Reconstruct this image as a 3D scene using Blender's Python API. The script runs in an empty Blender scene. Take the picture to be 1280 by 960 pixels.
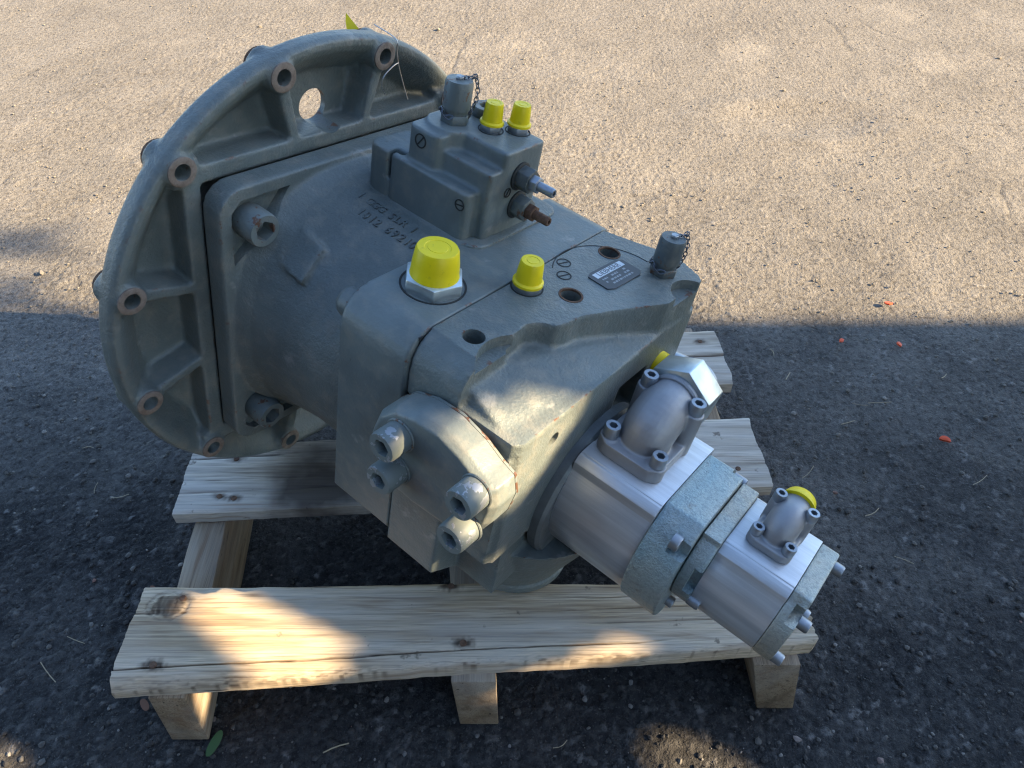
import bpy, bmesh, math, random
import numpy as np
from mathutils import Vector, Matrix
random.seed(7); np.random.seed(7)
S = bpy.context.scene
COL = S.collection
R = math.radians

# ------------------------------------------------------------------ camera, sky, sun, exposure
CAM_H = 1.013
cam = bpy.data.cameras.new('camera'); cam_o = bpy.data.objects.new('camera', cam); COL.objects.link(cam_o)
cam.sensor_fit = 'HORIZONTAL'; cam.sensor_width = 36.0; cam.lens = 36.0 * 962.0 / 1280.0
cam.clip_start = 0.01; cam.clip_end = 400
cam_o.location = (0, 0, CAM_H); cam_o.rotation_euler = (R(44), 0, 0)
S.camera = cam_o
SUN = Vector((0.850, -0.178, 0.470)).normalized()          # direction towards the sun
el = math.asin(SUN.z); az = math.atan2(SUN.x, SUN.y)
W = bpy.data.worlds.new('World'); S.world = W; W.use_nodes = True
wn = W.node_tree.nodes; wl = W.node_tree.links
sky = wn.new('ShaderNodeTexSky'); sky.sky_type = 'NISHITA'; sky.sun_disc = False
sky.sun_elevation = el; sky.sun_rotation = az; sky.air_density = 1.0; sky.dust_density = 0.4; sky.ozone_density = 2.2; sky.altitude = 300
wn['Background'].inputs[1].default_value = 0.088
wl.new(sky.outputs[0], wn['Background'].inputs[0])
sl = bpy.data.lights.new('sun', 'SUN'); sl.energy = 4.0; sl.angle = R(0.34); sl.color = (1.0, 0.76, 0.46)
so = bpy.data.objects.new('sun', sl); COL.objects.link(so); so.location = SUN * 20
so.rotation_euler = SUN.to_track_quat('Z', 'Y').to_euler()
vs = S.view_settings; vs.view_transform = 'Standard'; vs.look = 'None'; vs.gamma = 1.0; vs.use_curve_mapping = False
vs.exposure = 2.4
S.cycles.use_denoising = True; S.cycles.denoiser = 'OPENIMAGEDENOISE'; S.cycles.denoising_prefilter = 'NONE'; S.cycles.denoising_input_passes = 'RGB_ALBEDO_NORMAL'
S.cycles.max_bounces = 4; S.cycles.diffuse_bounces = 2; S.cycles.glossy_bounces = 3; S.cycles.transmission_bounces = 1
S.cycles.sample_clamp_indirect = 4.0; S.cycles.blur_glossy = 0.6; S.cycles.caustics_reflective = False; S.cycles.caustics_refractive = False
S.cycles.filter_width = 1.25

# ------------------------------------------------------------------ materials
def ramp(nt, fac, stops, interp='LINEAR'):
    r = nt.nodes.new('ShaderNodeValToRGB'); r.color_ramp.interpolation = interp
    e = r.color_ramp.elements
    while len(e) < len(stops): e.new(0.5)
    for k, (p, c) in enumerate(stops):
        e[k].position = p; e[k].color = (*c, 1) if len(c) == 3 else c
    nt.links.new(fac, r.inputs[0]); return r.outputs[0]
def val(a): return (a, a, a)
class MAT:
    def __init__(s, name, rough=0.5, metal=0.0, spec=0.5):
        s.m = bpy.data.materials.new(name); s.m.use_nodes = True; s.nt = s.m.node_tree
        s.b = s.nt.nodes['Principled BSDF']; s.b.inputs['Roughness'].default_value = rough
        s.b.inputs['Metallic'].default_value = metal; s.b.inputs['Specular IOR Level'].default_value = spec
        s.tc = s.nt.nodes.new('ShaderNodeTexCoord'); s.last_n = None
    def co(s, scale=(1, 1, 1), rot=(0, 0, 0), out='Object'):
        mp = s.nt.nodes.new('ShaderNodeMapping'); mp.inputs['Scale'].default_value = scale; mp.inputs['Rotation'].default_value = rot
        if not hasattr(s, 'shift'):
            oi = s.nt.nodes.new('ShaderNodeObjectInfo'); s.shift = s.nt.nodes.new('ShaderNodeVectorMath'); s.shift.operation = 'ADD'
            k = s.nt.nodes.new('ShaderNodeMath'); k.operation = 'MULTIPLY'; k.inputs[1].default_value = 7.3; s.nt.links.new(oi.outputs['Random'], k.inputs[0])
            s.nt.links.new(s.tc.outputs[out], s.shift.inputs[0]); s.nt.links.new(k.outputs[0], s.shift.inputs[1])
        s.nt.links.new(s.shift.outputs[0], mp.inputs[0]); return mp.outputs[0]
    def noise(s, scale, detail=4, rough=0.55, co=None, dist=0.0, out='Fac'):
        n = s.nt.nodes.new('ShaderNodeTexNoise'); n.inputs['Scale'].default_value = scale; n.inputs['Detail'].default_value = min(detail, 3.5)
        n.inputs['Roughness'].default_value = rough; n.inputs['Distortion'].default_value = dist
        s.nt.links.new(co if co else s.co(), n.inputs['Vector']); return n.outputs[out]
    def voro(s, scale, feat='F1', co=None, out='Distance', rnd=1.0):
        n = s.nt.nodes.new('ShaderNodeTexVoronoi'); n.feature = feat; n.inputs['Scale'].default_value = scale
        n.inputs['Randomness'].default_value = rnd
        s.nt.links.new(co if co else s.co(), n.inputs['Vector']); return n.outputs[out]
    def mix(s, fac, a, b, mode='MIX'):
        n = s.nt.nodes.new('ShaderNodeMix'); n.data_type = 'RGBA'; n.blend_type = mode
        for sock, v in ((n.inputs[0], fac), (n.inputs[6], a), (n.inputs[7], b)):
            if isinstance(v, bpy.types.NodeSocket): s.nt.links.new(v, sock)
            elif isinstance(v, (int, float)): sock.default_value = v if sock.type == 'VALUE' else (v, v, v, 1)
            else: sock.default_value = (*v, 1)
        return n.outputs[2]
    def math(s, op, a, b=0.0):
        n = s.nt.nodes.new('ShaderNodeMath'); n.operation = op
        for sock, v in ((n.inputs[0], a), (n.inputs[1], b)):
            if isinstance(v, bpy.types.NodeSocket): s.nt.links.new(v, sock)
            else: sock.default_value = v
        return n.outputs[0]
    def bump(s, h, strength=0.3, dist=0.001):
        n = s.nt.nodes.new('ShaderNodeBump'); n.inputs['Strength'].default_value = strength; n.inputs['Distance'].default_value = dist
        s.nt.links.new(h, n.inputs['Height'])
        if s.last_n: s.nt.links.new(s.last_n, n.inputs['Normal'])
        s.last_n = n.outputs[0]; s.nt.links.new(n.outputs[0], s.b.inputs['Normal'])
    def col(s, c):
        if isinstance(c, bpy.types.NodeSocket): s.nt.links.new(c, s.b.inputs['Base Color'])
        else: s.b.inputs['Base Color'].default_value = (*c, 1)
    def rough(s, c): s.nt.links.new(c, s.b.inputs['Roughness'])
    def metal(s, c): s.nt.links.new(c, s.b.inputs['Metallic'])

def paint(name, grit=0.25, gs=420, rust=0.74, base=(0.138, 0.160, 0.150)):
    t = MAT(name, 0.45, 0.0, 0.5)
    n1 = t.noise(9, 5, 0.6); n2 = t.noise(55, 4, 0.6)
    b2 = tuple(x * 0.82 for x in base); b3 = tuple(min(1, x * 1.22 + 0.006) for x in base)
    c = ramp(t.nt, n1, [(0.3, b2), (0.5, base), (0.72, b3)])
    c = t.mix(ramp(t.nt, n2, [(0.48, val(0)), (0.75, val(0.55))]), c, (0.26, 0.245, 0.20))
    c = t.mix(ramp(t.nt, t.noise(6.5, 6, 0.7, dist=0.5), [(0.56, val(0)), (0.72, val(0.6))]), c, (0.095, 0.098, 0.088))
    c = t.mix(ramp(t.nt, t.noise(24, 6, 0.75), [(0.64, val(0)), (0.70, val(0.55))]), c, (0.30, 0.30, 0.27))       # dust
    r = ramp(t.nt, t.noise(38, 6, 0.72, dist=0.4), [(rust, val(0)), (rust + 0.03, val(1))])
    c = t.mix(r, c, (0.12, 0.052, 0.025))
    sp = ramp(t.nt, t.noise(160, 3, 0.6), [(0.72, val(0)), (0.76, val(0.8))])
    c = t.mix(sp, c, (0.09, 0.085, 0.075))
    t.col(c)
    t.rough(ramp(t.nt, n2, [(0.3, val(0.36)), (0.8, val(0.55))]))
    # chips along the outer edges
    ge = t.nt.nodes.new('ShaderNodeNewGeometry'); pt = ge.outputs['Pointiness']
    ch = t.math('MULTIPLY', ramp(t.nt, pt, [(0.512, val(0)), (0.545, val(1))]), ramp(t.nt, t.noise(70, 5, 0.7), [(0.59, val(0)), (0.64, val(1))]))
    c = t.mix(ch, c, (0.13, 0.062, 0.035)); t.col(c)
    t.bump(t.noise(gs, 4, 0.65), grit, 0.0016); t.bump(t.noise(70, 3, 0.5), grit * 0.5, 0.003)
    return t.m
M = {}
M['paint'] = paint('painted_cast_iron', 0.60, 300)
M['paint_smooth'] = paint('painted_steel', 0.28, 260, 0.78, (0.143, 0.168, 0.161))
def chipped(name, lo, other, metal):
    t = MAT(name, 0.5, 0.0, 0.4)
    m = ramp(t.nt, t.noise(75, 4, 0.6), [(lo, val(0)), (lo + 0.02, val(1))])
    t.col(t.mix(m, (0.155, 0.178, 0.168), other))
    if metal: t.metal(t.math('MULTIPLY', m, 0.6))
    t.bump(m, 0.3, 0.0006); return t.m
M['paint_chip'] = chipped('chipped_paint_on_zinc', 0.58, (0.34, 0.36, 0.37), True)
M['paint_rust'] = chipped('rust_breaking_through_paint', 0.50, (0.11, 0.055, 0.032), False)
M['paint_dark'] = paint('dark_painted_steel', 0.2, 260, 0.8, (0.085, 0.10, 0.10))
M['letter'] = chipped('worn_cast_lettering', 0.45, (0.105, 0.118, 0.112), False)
def rusty(name, a, b, rough=0.85):
    t = MAT(name, rough, 0.0, 0.25)
    t.col(ramp(t.nt, t.noise(120, 5, 0.7), [(0.3, a), (0.7, b)])); t.bump(t.noise(500, 4, 0.7), 0.5, 0.001); return t.m
M['rust'] = rusty('rust', (0.075, 0.038, 0.024), (0.19, 0.115, 0.075))
M['rust_light'] = rusty('bare_rusted_steel', (0.16, 0.115, 0.085), (0.28, 0.23, 0.19), 0.6)
def metalmat(name, base, rough, gs, grit, var=0.12, metal=1.0, aniso=None):
    t = MAT(name, rough, metal)
    n = t.noise(30, 4, 0.6)
    t.col(ramp(t.nt, n, [(0.3, tuple(x * (1 - var) for x in base)), (0.7, tuple(min(1, x * (1 + var)) for x in base))]))
    t.rough(ramp(t.nt, t.noise(70, 5, 0.65), [(0.3, val(rough * 0.85)), (0.75, val(min(1, rough * 1.25)))]))
    if aniso:
        st = t.noise(120, 4, 0.7, t.co((0.05, 1, 1)))
        t.col(t.mix(ramp(t.nt, st, [(0.35, val(0.0)), (0.7, val(0.5))]), tuple(x*0.72 for x in base), tuple(min(1, x*1.15) for x in base)))
        t.bump(t.noise(aniso, 3, 0.6, t.co((0.03, 1, 1))), 0.25, 0.0006)
    t.bump(t.noise(gs, 3, 0.6), grit, 0.0008)
    return t.m
M['alu'] = metalmat('machined_aluminium', (0.72, 0.73, 0.74), 0.38, 700, 0.12, 0.10, 0.55, 240)
M['alu_cast'] = metalmat('blasted_cast_aluminium', (0.36, 0.36, 0.365), 0.56, 900, 0.16, 0.08, 0.6)
M['zinc'] = metalmat('zinc_plated_steel', (0.36, 0.39, 0.42), 0.46, 500, 0.10, 0.18, 0.85)
M['zinc_nut'] = metalmat('bright_zinc_nut', (0.60, 0.66, 0.66), 0.38, 260, 0.25, 0.18, 0.9)
M['steel_dark'] = metalmat('dark_socket_steel', (0.16, 0.17, 0.19), 0.5, 400, 0.1, 0.1, 0.9)
M['ring'] = metalmat('dull_grey_steel', (0.16, 0.175, 0.175), 0.55, 420, 0.6, 0.25, 0.5)
def castblue(name):
    t = MAT(name, 0.44, 0.6)
    n = t.noise(7, 3, 0.55, dist=0.5); n2 = t.noise(260, 4, 0.7); n3 = t.noise(60, 4, 0.65)
    c = ramp(t.nt, n, [(0.30, (0.27, 0.40, 0.45)), (0.43, (0.40, 0.46, 0.45)), (0.55, (0.47, 0.46, 0.40)), (0.68, (0.53, 0.47, 0.34)), (0.80, (0.40, 0.35, 0.30))])
    c = t.mix(ramp(t.nt, n2, [(0.47, val(0.0)), (0.62, val(0.32))]), c, (0.17, 0.20, 0.21))
    c = t.mix(ramp(t.nt, n3, [(0.60, val(0.0)), (0.75, val(0.5))]), c, (0.20, 0.155, 0.11))
    t.col(c); t.rough(ramp(t.nt, n2, [(0.3, val(0.36)), (0.7, val(0.6))]))
    t.bump(t.noise(480, 3, 0.65), 0.8, 0.0016); return t.m
M['zinc_cast'] = castblue('passivated_cast_iron')
def plastic(name, c, rough=0.42):
    t = MAT(name, rough, 0.0, 0.4)
    t.col(ramp(t.nt, t.noise(40, 3), [(0.3, tuple(x * 0.93 for x in c)), (0.7, c)])); t.bump(t.noise(600, 2), 0.05, 0.0005)
    t.col(t.mix(ramp(t.nt, t.noise(110, 3, 0.7), [(0.62, val(0)), (0.72, val(0.45))]), ramp(t.nt, t.noise(40, 3), [(0.3, tuple(x * 0.9 for x in c)), (0.7, c)]), tuple(x * 0.45 + 0.02 for x in c)))
    return t.m
M['yellow'] = plastic('yellow_plastic', (0.90, 0.70, 0.008))
M['orange'] = plastic('orange_plastic', (0.75, 0.10, 0.03), 0.5)
M['black'] = plastic('black_hole_shade', (0.012, 0.012, 0.012), 0.8)
M['plate'] = plastic('nameplate_black', (0.05, 0.055, 0.06), 0.4)
M['white'] = plastic('white_print', (0.62, 0.66, 0.68), 0.5)
M['print_grey'] = plastic('grey_print', (0.30, 0.32, 0.33), 0.5)
M['stamp'] = plastic('stamped_groove', (0.03, 0.032, 0.03), 0.7)
M['wire'] = metalmat('thin_wire', (0.7, 0.7, 0.7), 0.3, 400, 0.05)
M['straw'] = plastic('dry_straw', (0.36, 0.30, 0.20), 0.7)
M['leaf'] = plastic('leaf_green', (0.05, 0.11, 0.03), 0.5)
M['leaf_dry'] = plastic('leaf_dry', (0.20, 0.10, 0.06), 0.7)

def wood(name, tones, seed, grey=0.5, dark_spot=None):
    t = MAT(name, 0.72, 0.0, 0.25)
    cg = t.co((1.1, 24, 24)); cf = t.co((3.0, 210, 210)); off = (seed*3.7, seed*1.3, 0)
    g = t.noise(1.9, 4, 0.6, cg, 0.35); fi = t.noise(2.2, 4, 0.72, cf, 0.15); f3 = t.noise(2.0, 3, 0.6, t.co((6, 480, 480)))
    c = ramp(t.nt, g, [(0.26, tones[0]), (0.44, tones[1]), (0.56, tones[2]), (0.76, tones[3])])
    c = t.mix(ramp(t.nt, fi, [(0.33, val(0.75)), (0.50, val(0.0))]), c, tuple(x * 0.50 for x in tones[0]))
    c = t.mix(ramp(t.nt, f3, [(0.36, val(0.45)), (0.52, val(0.0))]), c, tuple(x * 0.55 for x in tones[1]))
    wz = t.noise(1.3, 5, 0.65, t.co((2.6, 9, 9)))
    c = t.mix(ramp(t.nt, wz, [(0.42, val(0.0)), (0.62, val(grey))]), c, (0.56, 0.53, 0.48))
    br = t.noise(1.7, 5, 0.7, t.co((2.0, 22, 22)), 0.6)
    c = t.mix(ramp(t.nt, br, [(0.56, val(0.0)), (0.70, val(0.65))]), c, (0.24, 0.145, 0.085))          # brown sap streaks
    ck = t.noise(1.5, 3, 0.5, t.co((0.55, 75, 75)), 0.25)
    crack = ramp(t.nt, ck, [(0.285, val(1.0)), (0.315, val(0.0))])
    c = t.mix(t.math('MULTIPLY', crack, 0.85), c, (0.030, 0.022, 0.017))
    sp = ramp(t.nt, t.noise(42, 5, 0.7), [(0.66, val(0)), (0.72, val(0.7))])
    c = t.mix(sp, c, (0.10, 0.075, 0.055))
    at = t.nt.nodes.new('ShaderNodeAttribute'); at.attribute_name = 'dirt_shade'
    c = t.mix(at.outputs['Fac'], c, t.mix(ramp(t.nt, fi, [(0.4, val(0.0)), (0.6, val(1.0))]), (0.035, 0.022, 0.014), (0.11, 0.07, 0.045)))
    if dark_spot:  # darker patch with a noisy edge
        (sx, sy, sr) = dark_spot
        geo = t.nt.nodes.new('ShaderNodeVectorMath'); geo.operation = 'DISTANCE'
        mp = t.nt.nodes.new('ShaderNodeMapping'); mp.inputs['Scale'].default_value = (1, 1.3, 0)
        t.nt.links.new(t.tc.outputs['Object'], mp.inputs[0]); t.nt.links.new(mp.outputs[0], geo.inputs[0])
        geo.inputs[1].default_value = (sx, sy * 1.3, 0)
        d = t.math('ADD', t.math('DIVIDE', geo.outputs['Value'], sr), t.math('MULTIPLY', t.math('SUBTRACT', t.noise(14, 4), 0.5), 1.3))
        c = t.mix(ramp(t.nt, d, [(0.35, val(0.85)), (0.95, val(0.0))]), c, (0.06, 0.045, 0.036))
    t.col(c)
    t.bump(fi, 0.5, 0.0016); t.bump(f3, 0.35, 0.0008); t.bump(ck, 0.25, 0.002)
    return t.m
TAN = [(0.31, 0.215, 0.125), (0.56, 0.43, 0.28), (0.69, 0.555, 0.385), (0.75, 0.635, 0.475)]
GREY = [(0.31, 0.245, 0.175), (0.54, 0.455, 0.35), (0.66, 0.575, 0.465), (0.74, 0.655, 0.55)]
M['wood_front'] = wood('weathered_pine_front', TAN, 1, 0.45)
M['wood_mid'] = wood('weathered_pine_mid', GREY, 2, 0.55, (-0.205, -0.005, 0.105))
M['wood_back'] = wood('weathered_pine_back', GREY, 3, 0.4)
M['wood_str'] = wood('pine_stringer', [(0.16, 0.11, 0.065), (0.28, 0.20, 0.125), (0.36, 0.27, 0.175), (0.42, 0.33, 0.23)], 4, 0.25)
M['wood_dark'] = wood('dark_stained_board', [(0.03, 0.022, 0.016), (0.055, 0.042, 0.03), (0.07, 0.055, 0.04), (0.09, 0.07, 0.05)], 6, 0.0)
M['wood_wall'] = wood('grey_board', GREY, 5, 0.6)

def asphalt():
    t = MAT('weathered_asphalt', 0.85, 0.0, 0.2)
    big = t.noise(1.1, 5, 0.6); mid = t.noise(5, 6, 0.68); fine = t.noise(95, 6, 0.75); f2 = t.noise(300, 4, 0.7)
    # the yard is paler farther out and darker round the pallet
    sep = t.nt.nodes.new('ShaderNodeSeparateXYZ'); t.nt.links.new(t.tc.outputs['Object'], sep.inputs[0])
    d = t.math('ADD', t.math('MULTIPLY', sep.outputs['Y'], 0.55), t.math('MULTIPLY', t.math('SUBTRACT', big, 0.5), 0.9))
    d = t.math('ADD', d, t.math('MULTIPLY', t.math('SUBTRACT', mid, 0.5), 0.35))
    far_mix = ramp(t.nt, d, [(0.25, val(0.0)), (0.62, val(0.75)), (0.95, val(1.0))])
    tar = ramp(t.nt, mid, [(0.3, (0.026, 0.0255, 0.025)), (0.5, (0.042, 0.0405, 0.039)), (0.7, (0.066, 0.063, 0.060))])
    dirt_shade = ramp(t.nt, mid, [(0.28, (0.128, 0.118, 0.103)), (0.5, (0.178, 0.165, 0.144)), (0.75, (0.235, 0.219, 0.194))])
    c = t.mix(far_mix, tar, dirt_shade)
    at = t.nt.nodes.new('ShaderNodeAttribute'); at.attribute_name = 'stone'; aj = t.nt.nodes.new('ShaderNodeAttribute'); aj.attribute_name = 'joint'
    stone = ramp(t.nt, at.outputs['Fac'], [(0.0, (0.026, 0.026, 0.026)), (0.5, (0.055, 0.052, 0.049)), (0.8, (0.09, 0.086, 0.08)), (0.95, (0.15, 0.142, 0.132)), (1.0, (0.28, 0.265, 0.245))])
    stone_d = t.mix(far_mix, stone, t.mix(0.45, t.mix(0.30, stone, (0.5, 0.47, 0.42), 'SCREEN'), (0.218, 0.200, 0.170)))
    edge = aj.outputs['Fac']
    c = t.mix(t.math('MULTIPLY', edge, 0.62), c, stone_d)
    pit = ramp(t.nt, fine, [(0.36, val(1.0)), (0.52, val(0.0))])
    c = t.mix(t.math('MULTIPLY', pit, 0.7), c, t.mix(far_mix, (0.010, 0.010, 0.010), (0.060, 0.053, 0.044)))
    c = t.mix(ramp(t.nt, f2, [(0.56, val(0.0)), (0.72, val(0.75))]), c, t.mix(far_mix, (0.125, 0.12, 0.115), (0.40, 0.375, 0.33)))
    # old cracks wandering through the surface
    cw = t.mix(0.10, t.co(), t.noise(3.0, 4, 0.6, out='Color'))
    cr = t.voro(1.35, 'DISTANCE_TO_EDGE', cw)
    crl = t.math('MULTIPLY', ramp(t.nt, cr, [(0.0, val(1.0)), (0.010, val(0.0))]), ramp(t.nt, t.noise(2.3, 2), [(0.54, val(0.0)), (0.62, val(1.0))]))
    c = t.mix(t.math('MULTIPLY', crl, 0.25), c, (0.03, 0.027, 0.024))
    pale = ramp(t.nt, t.noise(2.6, 6, 0.75), [(0.58, val(0.0)), (0.76, val(0.28))])
    c = t.mix(t.math('MULTIPLY', pale, far_mix), c, (0.40, 0.365, 0.305))
    t.col(c); t.bump(t.math('SUBTRACT', 1.0, crl), 0.5, 0.004)
    t.bump(fine, 1.0, 0.0050); t.bump(f2, 0.8, 0.0018)
    return t.m
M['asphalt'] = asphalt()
def stonemat():
    t = MAT('loose_grit', 0.8, 0.0, 0.3)
    oi = t.nt.nodes.new('ShaderNodeAttribute'); oi.attribute_name = 'tone'
    c = ramp(t.nt, oi.outputs['Fac'], [(0.0, (0.03, 0.029, 0.029)), (0.6, (0.065, 0.062, 0.058)), (0.9, (0.13, 0.122, 0.11)), (0.985, (0.24, 0.225, 0.205)), (1.0, (0.20, 0.10, 0.075))])
    sep = t.nt.nodes.new('ShaderNodeSeparateXYZ'); t.nt.links.new(t.tc.outputs['Object'], sep.inputs[0])
    c = t.mix(ramp(t.nt, t.math('MULTIPLY', sep.outputs['Y'], 0.5), [(0.32, val(0.0)), (0.70, val(0.8))]), c, (0.26, 0.232, 0.188))
    t.col(c); t.bump(t.noise(400, 3), 0.3, 0.001); return t.m
M['grit'] = stonemat()

# ------------------------------------------------------------------ mesh helpers
class G:
    def __init__(s): s.v = []; s.f = []
    def add(s, v, f):
        o = len(s.v); s.v += [tuple(p) for p in v]; s.f += [tuple(i + o for i in q) for q in f]; return s
    def box(s, lo, hi):
        x0, y0, z0 = lo; x1, y1, z1 = hi
        return s.add([(x0,y0,z0),(x1,y0,z0),(x1,y1,z0),(x0,y1,z0),(x0,y0,z1),(x1,y0,z1),(x1,y1,z1),(x0,y1,z1)],
                     [(0,3,2,1),(4,5,6,7),(0,1,5,4),(1,2,6,5),(2,3,7,6),(3,0,4,7)])
    def prism(s, poly, lo, hi, ax, top=None):
        # poly: 2D points in the two remaining axes (in order); ax = extrusion axis
        o = [k for k in range(3) if k != ax]; n = len(poly); top = top or poly
        def P(q, h):
            r = [0, 0, 0]; r[o[0]], r[o[1]] = q; r[ax] = h; return r
        v = [P(q, lo) for q in poly] + [P(q, hi) for q in top]
        area = sum(poly[i][0] * poly[(i + 1) % n][1] - poly[(i + 1) % n][0] * poly[i][1] for i in range(n))
        flip = (area > 0) ^ (ax == 1)
        f = [tuple(range(n)), tuple(range(2 * n - 1, n - 1, -1))] + [(i, i + n, (i + 1) % n + n, (i + 1) % n) for i in range(n)]
        if flip: f = [q[::-1] for q in f]
        return s.add(v, f)
    def loft(s, secs, cap=True):
        n = len(secs[0]); v = [p for c in secs for p in c]; f = []
        for k in range(len(secs) - 1):
            f += [(k*n+i, k*n+(i+1)%n, (k+1)*n+(i+1)%n, (k+1)*n+i) for i in range(n)]
        if cap: f += [tuple(range(n))[::-1], tuple(range((len(secs)-1)*n, len(secs)*n))]
        return s.add(v, f)
    def lathe(s, prof, org, d, n=32, cap=True, phase=0.0):
        d = Vector(d).normalized(); u = d.orthogonal().normalized()
        if abs(d.x) > 0.9: u = Vector((0, 1, 0))
        elif abs(d.z) > 0.9: u = Vector((1, 0, 0))
        u = (u - d * u.dot(d)).normalized(); w = d.cross(u); org = Vector(org)
        secs = [[org + d * h + (u * math.cos(2*math.pi*i/n + phase) + w * math.sin(2*math.pi*i/n + phase)) * r for i in range(n)] for r, h in prof]
        return s.loft(secs, cap)
    def ring(s, prof, org, d, n=64):
        # closed profile revolved
        d = Vector(d).normalized(); u = Vector((0, 1, 0)) if abs(d.x) > 0.9 else (Vector((1, 0, 0)) if abs(d.z) > .9 else d.orthogonal().normalized())
        u = (u - d * u.dot(d)).normalized(); w = d.cross(u); org = Vector(org); m = len(prof); v = []; f = []
        for i in range(n):
            a = 2*math.pi*i/n
            v += [org + d * h + (u*math.cos(a) + w*math.sin(a)) * r for r, h in prof]
        for i in range(n):
            j = (i + 1) % n
            f += [(i*m+k, i*m+(k+1)%m, j*m+(k+1)%m, j*m+k) for k in range(m)]
        return s.add(v, f)
    def cyl(s, p0, p1, r0, r1=None, n=32, phase=0.0):
        p0 = Vector(p0); p1 = Vector(p1); r1 = r0 if r1 is None else r1
        return s.lathe([(r0, 0), (r1, (p1 - p0).length)], p0, p1 - p0, n, True, phase)
    def hexp(s, p0, p1, af, ch=0.0, phase=0.0):
        r = af / 2 / math.cos(math.pi / 6); p0 = Vector(p0); p1 = Vector(p1); L = (p1 - p0).length
        return s.lathe([(r, 0), (r, L)], p0, p1 - p0, 6, True, phase)
    def tube(s, pts, rad, n=12, cap=True):
        pts = [Vector(p) for p in pts]; secs = []; up = None
        for i, p in enumerate(pts):
            t = (pts[min(i+1, len(pts)-1)] - pts[max(i-1, 0)]).normalized()
            if up is None: up = t.orthogonal().normalized()
            up = (up - t * up.dot(t)).normalized(); w = t.cross(up); r = rad[i] if hasattr(rad, '__len__') else rad
            secs.append([p + (up*math.cos(2*math.pi*k/n) + w*math.sin(2*math.pi*k/n))*r for k in range(n)])
        return s.loft(secs, cap)
    def mesh(s, name):
        me = bpy.data.meshes.new(name); me.from_pydata(s.v, [], s.f); me.validate(); me.update(); return me

def fix(me, bevel=0.0, seg=2, ang=30, sharp=38):
    bm = bmesh.new(); bm.from_mesh(me)
    bmesh.ops.remove_doubles(bm, verts=bm.verts, dist=1e-6)
    bmesh.ops.recalc_face_normals(bm, faces=bm.faces)
    if bevel > 0:
        ed = [e for e in bm.edges if len(e.link_faces) == 2 and e.calc_face_angle(0) > R(ang)]
        if ed: bmesh.ops.bevel(bm, geom=ed, offset=bevel, segments=seg, profile=0.5, affect='EDGES', clamp_overlap=True)
    bm.to_mesh(me); bm.free()
    me.polygons.foreach_set('use_smooth', [True] * len(me.polygons)); me.set_sharp_from_angle(angle=R(sharp)); me.update()
    return me
def link(name, me, mat, parent=None, loc=None):
    o = bpy.data.objects.new(name, me); COL.objects.link(o)
    if mat and me and len(me.materials) == 0: me.materials.append(M[mat] if isinstance(mat, str) else mat)
    if parent: o.parent = parent
    if loc is not None: o.location = loc
    return o
def build(name, g, mat, parent=None, bevel=0.0, seg=2, ang=30, sharp=38, loc=None):
    return link(name, fix(g.mesh(name), bevel, seg, ang, sharp), mat, parent, loc)
def evalmesh(o):
    dg = bpy.context.evaluated_depsgraph_get(); dg.update()
    return bpy.data.meshes.new_from_object(o.evaluated_get(dg), depsgraph=dg)
def cast(name, solids, mat, parent, voxel=0.0025, smooth=4, pre=(), post=(), sharp=60, loc=None):
    """cast shape: overlapping solids melted into one skin with soft fillets, then cut"""
    tmp = []
    base = bpy.data.objects.new('tmp', fix(solids.mesh('tmp'))); COL.objects.link(base)
    def cut(gs):
        for g in gs:
            c = bpy.data.objects.new('tmpc', fix(g.mesh('tmpc'))); COL.objects.link(c); tmp.append(c)
            m = base.modifiers.new('b', 'BOOLEAN'); m.operation = 'DIFFERENCE'; m.object = c; m.solver = 'MANIFOLD'
    if voxel:
        m = base.modifiers.new('r', 'REMESH'); m.mode = 'VOXEL'; m.voxel_size = voxel
    cut(pre)
    if pre and voxel:
        m = base.modifiers.new('r2', 'REMESH'); m.mode = 'VOXEL'; m.voxel_size = voxel
    if smooth:
        m = base.modifiers.new('s', 'SMOOTH'); m.factor = 0.5; m.iterations = smooth
    cut(post)
    me = evalmesh(base); me.name = name
    for c in tmp + [base]:
        d = c.data; bpy.data.objects.remove(c); bpy.data.meshes.remove(d)
    me.polygons.foreach_set('use_smooth', [True] * len(me.polygons)); me.set_sharp_from_angle(angle=R(sharp))
    me.materials.clear()
    return link(name, me, mat, parent, loc)
def tag(o, label=None, cat=None, group=None, kind=None):
    if label: o['label'] = label
    if cat: o['category'] = cat
    if group: o['group'] = group
    if kind: o['kind'] = kind
    return o
def rrect(x0, x1, y0, y1, r, n=6):
    if not hasattr(r, '__len__'): r = [r]*4
    p = []
    for (cx, cy, a0, q) in ((x1-r[0], y1-r[0], 0, r[0]), (x0+r[1], y1-r[1], 90, r[1]), (x0+r[2], y0+r[2], 180, r[2]), (x1-r[3], y0+r[3], 270, r[3])):
        if q < 1e-5: p.append((cx, cy)); continue
        p += [(cx + q*math.cos(R(a0 + 90*k/n)), cy + q*math.sin(R(a0 + 90*k/n))) for k in range(n + 1)]
    return p
def textmesh(s, size, depth):
    c = bpy.data.curves.new('t', 'FONT'); c.body = s; c.size = size; c.extrude = depth; c.offset = 0.0; c.align_x = 'CENTER'; c.align_y = 'CENTER'; c.resolution_u = 3
    o = bpy.data.objects.new('t', c); COL.objects.link(o); me = evalmesh(o); bpy.data.objects.remove(o); bpy.data.curves.remove(c); return me
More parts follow.
